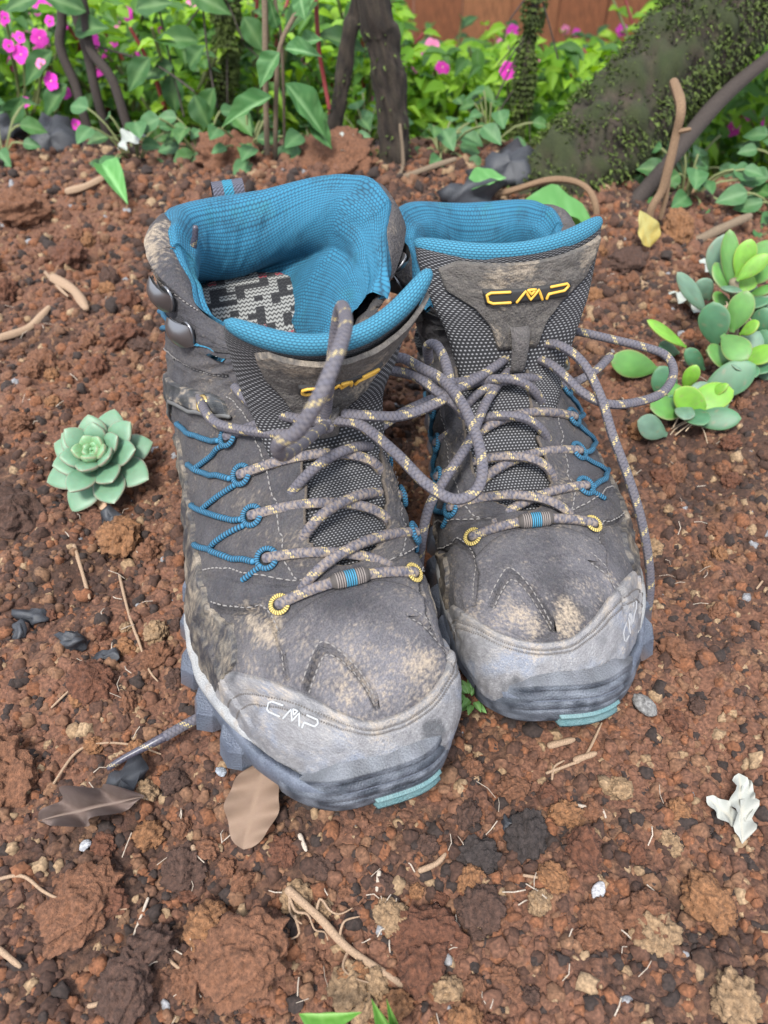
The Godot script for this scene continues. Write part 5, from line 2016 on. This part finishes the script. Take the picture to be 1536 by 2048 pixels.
func bark_tube(pts: Array, r0: float, r1: float, s: int, moss: float) -> ArrayMesh:
	var path := curve(pts, .006)
	var n := path.size()
	var nz := noise(s, 28.0, 4)
	var nf := noise(s + 1, 110.0, 3)
	var p := PackedVector3Array()
	var c := PackedColorArray()
	var sides := 44
	for i in n:
		var f := float(i) / (n - 1)
		var t := (path[mini(i + 1, n - 1)] - path[maxi(i - 1, 0)]).normalized()
		var a := t.cross(Vector3(.1, .2, 1)).normalized()
		var b := t.cross(a)
		for j in sides:
			var w := TAU * j / sides
			var d := a * cos(w) + b * sin(w)
			var rr := lerpf(r0, r1, f)
			var q := path[i] + d * rr
			var k := nz.get_noise_3dv(q)
			var k2 := nf.get_noise_3dv(Vector3(q.x * 1.6, q.y * .5, q.z * 1.6))
			rr *= 1.0 + .30 * k + .13 * k2
			q = path[i] + d * rr
			p.append(q)
			var col := Color(.030, .023, .018).lerp(Color(.085, .064, .046), clampf(.45 + k2 * 1.2, 0, 1))
			c.append(col.lerp(Color(.040, .056, .014), sstep(.45, .95, moss + k * .9) * .85))
	return grid_mesh(p, n, sides, true, PackedVector2Array(), c)

# tufts of moss on a limb: many tiny blades, one part
func moss_on(parent: Node3D, pts: Array, r0: float, r1: float, count: int, s: int, hang: float) -> void:
	var r := rng(s)
	var path := curve(pts, .006)
	var blade := leaf_mesh(.4, 1.0, .25, .3, .05, Color(1, 1, 1), Color(1, 1, 1), Color(.9, .9, .9), 4, 3)
	var mm := MultiMesh.new()
	mm.transform_format = MultiMesh.TRANSFORM_3D
	mm.use_colors = true
	mm.mesh = blade
	mm.instance_count = count
	var nz := noise(s, 24.0, 2)
	for k in count:
		var f := r.randf()
		var i := int(f * (path.size() - 2))
		var t := (path[i + 1] - path[i]).normalized()
		var a := t.cross(Vector3(.1, .2, 1)).normalized()
		var b := t.cross(a)
		var w := r.randf() * TAU
		var d := a * cos(w) + b * sin(w)
		var q := path[i] + d * lerpf(r0, r1, f) * r.randf_range(.85, 1.12)
		if nz.get_noise_3dv(q) < r.randf_range(-.25, .25):
			q += Vector3(0, -hang * r.randf() * .4, 0) - d * .006
		var len := r.randf_range(.0025, .0058)
		var dir := (d + Vector3(r.randf_range(-.7, .7), r.randf_range(-.6, .5) - hang * 8.0, r.randf_range(-.7, .7))).normalized()
		mm.set_instance_transform(k, leaf_at(q, q + dir * len, len * .22, Vector3(r.randf_range(-1, 1), 1, r.randf_range(-1, 1)).normalized()))
		var g := nz.get_noise_3dv(q * 2.0)
		mm.set_instance_color(k, Color(.035, .052, .012).lerp(Color(.115, .165, .030), clampf(r.randf() * .8 + g * .6, 0, 1)))
	var o := MultiMeshInstance3D.new()
	o.name = "moss"
	o.multimesh = mm
	o.material_override = mats.moss
	o.set_meta("kind", "stuff")
	parent.add_child(o, true)

func trees(dark_wood: Material, green: Array, gm: Material, r: RandomNumberGenerator) -> void:
	var bark := std("bark", Color.WHITE, .95)
	bark.vertex_color_use_as_albedo = true
	bark.albedo_texture = grain_tex
	bark.uv1_triplanar = true
	bark.uv1_scale = Vector3.ONE * 24.0
	bark.normal_enabled = true
	bark.normal_texture = fine_normal
	var mossm := leaf_mat("moss", .8, .3)
	var list := [
		["tree", "dark upright tree trunk with rough bark at the middle of the bed's far edge", [[.013, -.06, -.795], [.011, .005, -.797], [.009, .04, -.800], [.007, .072, -.800], [-.001, .114, -.800], [-.010, .153, -.800], [-.03, .35, -.82], [-.02, .8, -.85], [.03, 1.4, -.9]], .0150, .0115, .15, 2200],
		["tree", "thinner dark trunk leaning beside the red stem", [[-.062, -.08, -.805], [-.058, -.005, -.815], [-.051, .024, -.830], [-.040, .069, -.850], [-.033, .105, -.860], [-.023, .140, -.870], [0.0, .35, -.90], [.0, .9, -.95]], .0080, .0058, .2, 1500],
		["tree", "thick mossy tree trunk leaning over the bed's right corner", [[.10, -.09, -.74], [.145, -.035, -.755], [.200, .012, -.785], [.256, .060, -.825], [.309, .104, -.855], [.362, .152, -.885], [.46, .26, -.92], [.62, .50, -.95], [.75, .9, -.95]], .044, .054, .72, 75000],
	]
	for q in list:
		var pts := []
		var b := Vector3(q[2][1][0], q[2][1][1], q[2][1][2])
		for w in q[2]:
			pts.append(Vector3(w[0], w[1], w[2]) - b)
		var t := thing(q[0], q[1], "tree", b)
		put(t, "trunk", bark_tube(pts, q[3], q[4], int(q[3] * 9000), q[5]), bark)
		moss_on(t, pts, q[3], q[4], q[6], 60 + int(q[3] * 900), .02)
	# crowns high above: limbs and leaves in clumps
	var leaf := leaf_mesh(.42, 1.1, .18, .2, .03, Color(1, 1, 1), Color(1, 1, 1), Color(1.2, 1.2, 1.1), 6, 5)
	for cr in [["tree", Vector3(.03, 1.45, -1.0), .36, 700, Vector3(.03, 1.40, -.9)], ["tree_002", Vector3(.85, 1.35, -1.15), .50, 900, Vector3(.75, .9, -.95)], ["tree_001", Vector3(-.10, 1.5, -1.1), .25, 400, Vector3(0, .9, -.95)]]:
		var t: Node3D = get_node(NodePath(cr[0]))
		var mm := MultiMesh.new()
		mm.transform_format = MultiMesh.TRANSFORM_3D
		mm.use_colors = true
		mm.mesh = leaf
		mm.instance_count = cr[3]
		var clumps := []
		for k in 26:
			clumps.append(Vector3(r.randfn(), r.randfn() * .6, r.randfn()) * float(cr[2]) * .6)
		for k in 9:
			var from: Vector3 = cr[4] - t.position
			var to: Vector3 = cr[1] + clumps[k] - t.position
			put(t, "limb", tube(curve([from, from.lerp(to, .5) + Vector3(0, .05, 0), to], .05), .009, 6, 1.0, PackedFloat32Array([1, .7, .35])), dark_wood)
		for k in int(cr[3]):
			var q: Vector3 = cr[1] + clumps[r.randi() % 26] + Vector3(r.randfn(), r.randfn(), r.randfn()) * .075 - t.position
			var d := Vector3(r.randf_range(-1, 1), r.randf_range(-.7, .3), r.randf_range(-1, 1)).normalized()
			mm.set_instance_transform(k, leaf_at(q, q + d * r.randf_range(.05, .08), .016, Vector3(r.randf_range(-.4, .4), 1, r.randf_range(-.4, .4)).normalized()))
			mm.set_instance_color(k, Color(.035, .10, .025).lerp(Color(.09, .2, .04), r.randf()))
		var o := MultiMeshInstance3D.new()
		o.name = "crown"
		o.multimesh = mm
		o.material_override = gm
		o.set_meta("kind", "stuff")
		t.add_child(o, true)
	# knots and side limbs of the mossy tree are parts of it: a limb low on its far side
	var hang := [["moss_draped_branch", "moss-draped dead branch hanging beyond the slim pale stems", [[-.178, .22, -1.0], [-.178, .110, -1.0], [-.176, .066, -1.0], [-.184, .031, -1.0], [-.196, -.02, -1.0]], .016, .009, 9000], ["moss_draped_branch", "moss-draped dead branch hanging between the dark trunk and the mossy trunk", [[.160, .24, -.955], [.158, .121, -.95], [.156, .080, -.95], [.153, .043, -.930], [.152, -.006, -.920], [.152, -.06, -.900]], .012, .005, 8000]]
	for q in hang:
		var pts := []
		var b := Vector3(q[2][0][0], q[2][0][1], q[2][0][2])
		for w in q[2]:
			pts.append(Vector3(w[0], w[1], w[2]) - b)
		var t := thing(q[0], q[1], "branch", b, "moss-draped branches")
		put(t, "limb", bark_tube(pts, q[3] * .5, q[4] * .5, 77, .5), bark)
		moss_on(t, pts, q[3], q[4] * 1.6, q[5], 90 + int(q[3] * 1000), .03)
		for k in 9:
			var f := r.randf() * .8
			var at: Vector3 = pts[int(f * (pts.size() - 1))]
			var d := Vector3(r.randf_range(-1, 1), r.randf_range(-1.2, .2), r.randf_range(-.2, .6)).normalized() * r.randf_range(.03, .07)
			put(t, "twig", tube_along([at, at + d * .5 + Vector3(0, -.004, 0), at + d + Vector3(0, -.012, 0)], .0009, .01, 4), dark_wood)
	# roots and limbs under the mossy trunk
	var root_m := std("root_wood", lin(.30, .185, .105), .85)
	root_m.albedo_texture = grain_tex
	root_m.uv1_triplanar = true
	root_m.uv1_scale = Vector3.ONE * 34.0
	root_m.normal_enabled = true
	root_m.normal_texture = fine_normal
	var roots := [
		["hanging_root", "reddish-brown forked root hanging from the mossy trunk down to the bed", [[[.238, .112, -.70], [.235, .107, -.660], [.235, .088, -.655], [.234, .070, -.650], [.232, .047, -.645], [.225, .032, -.640], [.229, .005, -.640], [.228, -.02, -.64]], [[.236, .055, -.65], [.238, .040, -.648], [.237, .022, -.645]], [[.234, .09, -.655], [.243, .094, -.65]]], .0038, root_m],
		["arched_root", "brown root arching over the soil behind the far boot's collar", [[[.082, -.004, -.735], [.113, .010, -.720], [.152, .024, -.715], [.176, .031, -.690], [.187, .020, -.672], [.190, -.01, -.665]], [[.097, .003, -.722], [.136, .015, -.722], [.162, .010, -.742]]], .0032, root_m],
		["fallen_twig", "pale peeled twig lying across the foot of the dark trunk", [[[-.038, .002, -.742], [.006, .006, -.752], [.040, .016, -.757], [.068, .024, -.760]], [[.006, .006, -.752], [.018, .016, -.760], [.015, .052, -.770]]], .0030, mats.twig_wood],
		["dead_stalk", "thin straw-coloured stalk standing in front of the red mound", [[[-.070, -.008, -.760], [-.064, .014, -.770], [-.062, .026, -.775]]], .0014, mats.twig_wood],
		["grey_limb", "dark grey dead limb slanting under the mossy trunk", [[[.19, -.05, -.69], [.26, .02, -.74], [.33, .075, -.80], [.45, .14, -.86]]], .0075, dark_wood],
		["green_stick", "pale greenish stick lying by the hanging root", [[[.265, -.004, -.645], [.30, .006, -.66], [.325, .012, -.67]]], .0042, mats.twig_wood],
	]
	for q in roots:
		var b := Vector3(q[2][0][0][0], q[2][0][0][1], q[2][0][0][2])
		var t := thing(q[0], q[1], "root" if q[0].ends_with("root") else "twig", b)
		var k := 0
		for l in q[2]:
			var pts := []
			for w in l:
				pts.append(Vector3(w[0], w[1], w[2]) - b)
			put(t, "main_root" if k == 0 and q[0].ends_with("root") else "stick" if k == 0 else "fork", tube(curve(pts, .004), q[3] * (1.0 if k == 0 else .6), 9, 1.0, PackedFloat32Array([1.0, 1.15, .9, 1.05, .85, .95, .7])), q[4])
			k += 1

func fence() -> void:
	var t := thing("wooden_fence", "red-brown vertical board fence behind the flowering plants", "fence", Vector3(0, -1.05, -2.65))
	var r := rng(90)
	var shades := []
	for k in 4:
		var m := std("fence_%d" % k, lin(.27, .085, .035).lerp(lin(.40, .16, .07), k / 3.0), .75)
		m.albedo_texture = grain_tex
		m.uv1_triplanar = true
		m.uv1_scale = Vector3(9.0, 1.0, 9.0)
		shades.append(m)
	for k in 34:
		var b := BoxMesh.new()
		b.size = Vector3(.139, 2.4, .022)
		var o := put(t, "board", b, shades[r.randi() % 4], Transform3D(Basis(Vector3.FORWARD, r.randf_range(-.004, .004)), Vector3(-2.4 + k * .142, 1.17, r.randf_range(-.004, .004))))
	for y in [.35, 1.7]:
		var b := BoxMesh.new()
		b.size = Vector3(4.9, .09, .04)
		put(t, "rail", b, shades[0], Transform3D(Basis(), Vector3(0, y, -.04)))

func litter() -> void:
	var r := rng(44)
	var dry := leaf_mat("dry_leaf", .8, .25)
	dry.albedo_texture = grain_tex
	dry.uv1_triplanar = true
	dry.uv1_scale = Vector3.ONE * 9.0
	var gm: Material = mats.leaf_green
	var brown := leaf_mesh(.5, .8, .45, .05, .34, Color(.21, .145, .125), Color(.26, .19, .165), Color(.34, .26, .22), 34, 17)
	var o := put(self, "dead_leaf", brown, dry, leaf_at(Vector3(-.106, ground_y(-.108, -.145) + .006, -.146), Vector3(-.150, ground_y(-.146, -.137) + .004, -.135), .0075, Vector3(.1, 1, .35)))
	tag(o, "curled grey-brown dead leaf lying below the lace tip", "leaf")
	var tanl := leaf_mesh(.45, .55, .12, .03, .10, Color(.29, .19, .13), Color(.35, .235, .165), Color(.33, .22, .15), 26, 15)
	o = put(self, "dead_leaf", tanl, dry, leaf_at(Vector3(-.052, .018, -.156), Vector3(-.060, ground_y(-.06, -.126) + .004, -.1235), .0115, Vector3(.05, 1, -.05)))
	tag(o, "flat tan dead leaf propped under the sole of the flopped-tongue boot", "leaf")
	# torn pale leaf: three lobes
	var t := thing("torn_leaf", "torn whitish dry leaf with ragged lobes on the soil by the frame's edge", "leaf", Vector3(.152, ground_y(.152, -.14) + .003, -.140))
	var white := leaf_mesh(.45, .5, .10, .03, .12, Color(.52, .52, .47), Color(.58, .60, .55), Color(.62, .58, .48), 16, 9)
	put(t, "lobe", white, dry, leaf_at(Vector3(.002, .001, .013), Vector3(.009, .005, -.017), .0055, Vector3(.2, 1, .1)))
	put(t, "lobe", white, dry, leaf_at(Vector3(.004, .001, .006), Vector3(-.009, .005, -.006), .0042, Vector3(0, 1, .2)))
	put(t, "lobe", white, dry, leaf_at(Vector3(.006, .002, .004), Vector3(.013, .003, -.015), .003, Vector3(-.3, 1, .1)))
	var blade := leaf_mesh(.4, 1.1, .3, .06, .02, Color(.07, .20, .03), Color(.11, .27, .04), Color(.2, .36, .1), 14, 7)
	for q in [[-.030, .020, -.0605, -.008, .022, -.0600, .0035, "broad green grass blade poking up at the very front edge"], [.003, .012, -.056, -.004, .032, -.0615, .0032, "folded green blade beside the broad grass blade"], [.006, .010, -.056, .001, .030, -.062, .0022, "narrow green blade behind the folded one"]]:
		o = put(self, "grass_blade", blade, gm, leaf_at(Vector3(q[0], q[1], q[2]), Vector3(q[3], q[4], q[5]), q[6], Vector3(0, .8, .6)))
		tag(o, q[7], "grass blade", "green blades at the front")
	var gl := leaf_mesh(.35, 1.0, .25, .10, .03, Color(.08, .24, .06), Color(.12, .30, .09), Color(.2, .4, .16), 14, 7)
	for q in [[-.262, .016, -.735, -.232, .004, -.690, .011, "fresh green leaf fallen by the pale stick near the bed's far edge"], [.075, .025, -.700, .113, .031, -.720, .011, "fallen green leaf lying against the charcoal slab"], [-.285, .004, -.63, -.268, .008, -.632, .004, "tiny green sprout leaf behind the broken twig"], [.115, .020, -.66, .195, .005, -.66, .016, "green leaf under the yellow leaf's tip"]]:
		var y: float = ground_y(q[0], q[2])
		o = put(self, "green_leaf", gl, gm, leaf_at(Vector3(q[0], y + q[1], q[2]), Vector3(q[3], y + q[4], q[5]), q[6], Vector3(.1, 1, .3)))
		tag(o, q[7], "leaf", "fallen green leaves")
	var yl := leaf_mesh(.4, .9, .2, .1, .05, Color(.60, .42, .07), Color(.62, .60, .25), Color(.6, .55, .2), 14, 7)
	o = put(self, "yellow_leaf", yl, dry, leaf_at(Vector3(.226, ground_y(.22, -.62) + .006, -.622), Vector3(.214, ground_y(.22, -.62) + .034, -.630), .010, Vector3(.3, .3, 1)))
	tag(o, "curled yellow leaf standing on a dark clod", "leaf")
	var pale := leaf_mesh(.45, .6, .2, .05, .14, Color(.50, .55, .50), Color(.60, .64, .60), Color(.6, .62, .55), 14, 9)
	for q in [[.222, .010, -.545, .246, .006, -.520, .007, "crumpled whitish leaf beside the fat-leaved succulent"], [-.055, .008, -.785, -.02, .012, -.775, .014, "pale grey dry leaf at the foot of the thinner trunk"], [-.265, .012, -.80, -.235, .026, -.80, .012, "grey-brown dry leaf below the leaning bush"], [.262, .012, -.60, .282, .004, -.585, .009, "pale dry leaf near the green stick"]]:
		var y: float = ground_y(q[0], q[2])
		o = put(self, "pale_leaf", pale, dry, leaf_at(Vector3(q[0], y + q[1], q[2]), Vector3(q[3], y + q[4], q[5]), q[6], Vector3(.1, 1, .3)))
		tag(o, q[7], "leaf", "pale dry leaves")
	# rooty twig at the front
	var wood: Material = mats.root_pale
	var g := func(x: float, z: float, up: float) -> Vector3:
		return Vector3(x, ground_y(x, z) + up, z)
	var tw := thing("rooty_twig", "pale bare twig with wiry rootlets lying in front of the boots", "twig", g.call(-.018, -.09, 0.0))
	var tb: Vector3 = tw.position
	put(tw, "stick", tube(curve([g.call(-.0395, -.108, .006) - tb, g.call(-.026, -.0975, .006) - tb, g.call(-.014, -.087, .005) - tb, g.call(.007, -.0735, .003) - tb], .002), .0016, 8, 1.0, PackedFloat32Array([1.2, 1.0, 1.1, .95, 1.05, .8])), wood)
	for q in [[[-.0395, -.107], [-.036, -.1], [-.031, -.099], [-.028, -.094], [-.024, -.093], [-.0225, -.090]], [[-.039, -.107], [-.0385, -.101], [-.036, -.097], [-.033, -.095]], [[-.028, -.0985], [-.026, -.104], [-.022, -.100], [-.018, -.099], [-.013, -.101]], [[-.018, -.091], [-.016, -.096], [-.010, -.098]], [[-.014, -.087], [-.016, -.080], [-.012, -.076], [-.006, -.074]], [[-.036, -.098], [-.034, -.092], [-.037, -.09]]]:
		var pts := []
		for w in q:
			pts.append(g.call(w[0], w[1], .004 + .003 * absf(sin(w[0] * 900.0))) - tb)
		put(tw, "rootlet", tube(curve(pts, .0015), .00055, 5, 1.0, PackedFloat32Array([1.2, 1, .8, .5])), wood)
	# loose roots, twigs and straws: path in x, z; radius; words
	var strings := [
		[[[-.165, -.108], [-.15, -.112], [-.138, -.106], [-.120, -.1005], [-.105, -.101]], .0007, "long wavy straw-coloured root under the curled leaf", "thin_root"],
		[[[-.150, -.152], [-.143, -.168], [-.132, -.172], [-.118, -.172], [-.104, -.168]], .0006, "wiry root looping beside the lace", "thin_root"],
		[[[-.085, -.083], [-.078, -.079], [-.071, -.079], [-.068, -.074]], .0006, "hooked root on the dark soil before the smooth clod", "thin_root"],
		[[[-.075, -.105], [-.068, -.1], [-.064, -.096]], .0008, "dry forked root bit above the smooth clod", "thin_root"],
		[[[-.048, -.09], [-.045, -.083], [-.052, -.076]], .0008, "curved tan root beside the smooth clod", "thin_root"],
		[[[-.175, -.29], [-.168, -.275], [-.160, -.258]], .0011, "brown root slanting below the flat charcoal", "thin_root"],
		[[[-.148, -.275], [-.135, -.245], [-.123, -.222]], .0008, "long grey-green stalk beside the boot's lugs", "stalk"],
		[[[-.128, -.232], [-.118, -.212], [-.112, -.205]], .0006, "pale root pointing at the boot's welt", "thin_root"],
		[[[-.16, -.19], [-.150, -.198], [-.148, -.192]], .0005, "small root beside the red earth slab", "thin_root"],
		[[[-.268, -.575], [-.248, -.56], [-.232, -.535]], .0042, "pale broken twig lying on the open soil", "twig"],
		[[[-.292, -.505], [-.275, -.52], [-.262, -.538]], .0030, "tan root stub at the bed's left side", "twig"],
		[[[-.295, -.72], [-.28, -.725], [-.262, -.735]], .0035, "short pale stick under the fresh green leaf", "twig"],
		[[[-.38, -.70], [-.355, -.71], [-.33, -.712]], .0016, "long dry straw beside the far rounded clod", "stalk"],
		[[[-.285, -.60], [-.262, -.565], [-.25, -.55]], .0014, "green-brown sprouting stalk behind the broken twig", "stalk"],
		[[[.075, -.160], [.086, -.164], [.094, -.168], [.105, -.185]], .0007, "branching straw root ahead of the upright-tongue boot", "thin_root"],
		[[[.077, -.157], [.079, -.163], [.084, -.166]], .0006, "little root fork beside the branching straw root", "thin_root"],
		[[[.078, -.173], [.090, -.176]], .0016, "short flat wood splinter by the upright-tongue boot's toe", "splinter"],
		[[[.089, -.166], [.099, -.169]], .0015, "second wood splinter just beyond the straw root", "splinter"],
		[[[.082, -.145], [.092, -.144], [.097, -.143], [.098, -.139]], .0008, "forked white straw on the soil", "straw"],
		[[[.13, -.112], [.137, -.109], [.142, -.103]], .0006, "root tuft on the straw-rooted clod", "thin_root"],
		[[[.058, -.113], [.066, -.112], [.074, -.114]], .0006, "pale rootlet beside the white pebble", "thin_root"],
		[[[.015, -.115], [.022, -.118], [.026, -.122]], .0012, "grey-brown bark strip near the dark clod", "splinter"],
		[[[.205, -.265], [.222, -.28], [.235, -.275], [.25, -.268]], .0006, "fine root at the bed's right side", "thin_root"],
		[[[.21, -.225], [.225, -.232], [.238, -.22], [.25, -.224]], .0006, "fine crooked root below the dark right-hand clod", "thin_root"],
		[[[-.115, -.150], [-.106, -.147]], .0008, "pale straw bit by the charcoal under the lace", "straw"],
		[[[-.036, -.129], [-.033, -.123]], .0010, "short white straw right of the flat tan leaf", "straw"],
		[[[-.082, -.126], [-.080, -.119]], .0012, "white wood chip between the two dead leaves", "splinter"],
		[[[-.002, -.115], [-.003, -.108]], .0009, "slender grey-green straw below the flopped-tongue boot", "straw"],
		[[[-.098, -.106], [-.101, -.092]], .0006, "upright grey straw beside the broad clod", "straw"],
		[[[-.075, -.096], [-.067, -.088]], .0010, "white split straw above the hooked root", "straw"],
		[[[-.15, -.085], [-.14, -.079]], .0012, "tan splinter at the front corner", "splinter"],
		[[[-.112, -.067], [-.101, -.068], [-.098, -.064]], .0009, "curly pale root near the front edge", "thin_root"],
		[[[.20, -.60], [.215, -.585], [.235, -.56]], .0007, "long dry stalk beyond the lace loop", "stalk"],
		[[[.262, -.405], [.275, -.403]], .0020, "tan straw piece under the fat-leaved succulent", "splinter"],
	]
	for q in strings:
		var pts := []
		var a: Array = q[0][0]
		var b := g.call(a[0], a[1], 0.0) as Vector3
		for w in q[0]:
			pts.append(g.call(w[0], w[1], float(q[1]) * .9 + .0012) - b)
		var m: Material = mats.root_pale if q[3] != "straw" else mats.straw
		o = put(self, q[3], tube(curve(pts, .002), q[1], 7, 1.0, PackedFloat32Array([1.0, 1.1, .9, 1.0, .6])), m, Transform3D(Basis(), b))
		tag(o, q[2], "root" if q[3] == "thin_root" else q[3], "bits of root and straw on the soil")
	# countless short bits of straw and fibre
	var st := SurfaceTool.new()
	st.begin(Mesh.PRIMITIVE_TRIANGLES)
	for k in 300:
		var z := lerpf(-.75, -.04, pow(r.randf(), .6))
		var x := r.randf_range(-.5, .5) * (.13 + .86 * -z)
		if near_foot(x, z)[0] < .07:
			continue
		var a := r.randf() * TAU
		var len := r.randf_range(.003, .010)
		var p0 := g.call(x, z, .0016) as Vector3
		var p2 := g.call(x + cos(a) * len, z + sin(a) * len, r.randf_range(.0012, .004)) as Vector3
		st.append_from(tube(PackedVector3Array([p0, (p0 + p2) * .5 + Vector3(r.randf_range(-.001, .001), .0008, r.randf_range(-.001, .001)), p2]), r.randf_range(.00012, .00032), 4), 0, Transform3D())
	o = put(self, "straw_litter", st.commit(), mats.straw)
	o.set_meta("kind", "stuff")
	# tiny weed between the toes
	var w := thing("tiny_weed", "tiny feathery green weed growing in the gap between the two toes", "plant", g.call(.043, -.196, 0.0))
	var small := leaf_mesh(.4, .8, .2, .1, .05, Color(.10, .22, .06), Color(.15, .30, .09), Color(.2, .35, .15), 7, 5)
	for k in 16:
		var a := k * 2.4
		var at := Vector3(cos(a) * .003, .002 + k * .0005, sin(a) * .003)
		put(w, "leaf", small, gm, leaf_at(at, at + Vector3(cos(a) * .007, .003, sin(a) * .007), .0018, Vector3(0, 1, .3)))
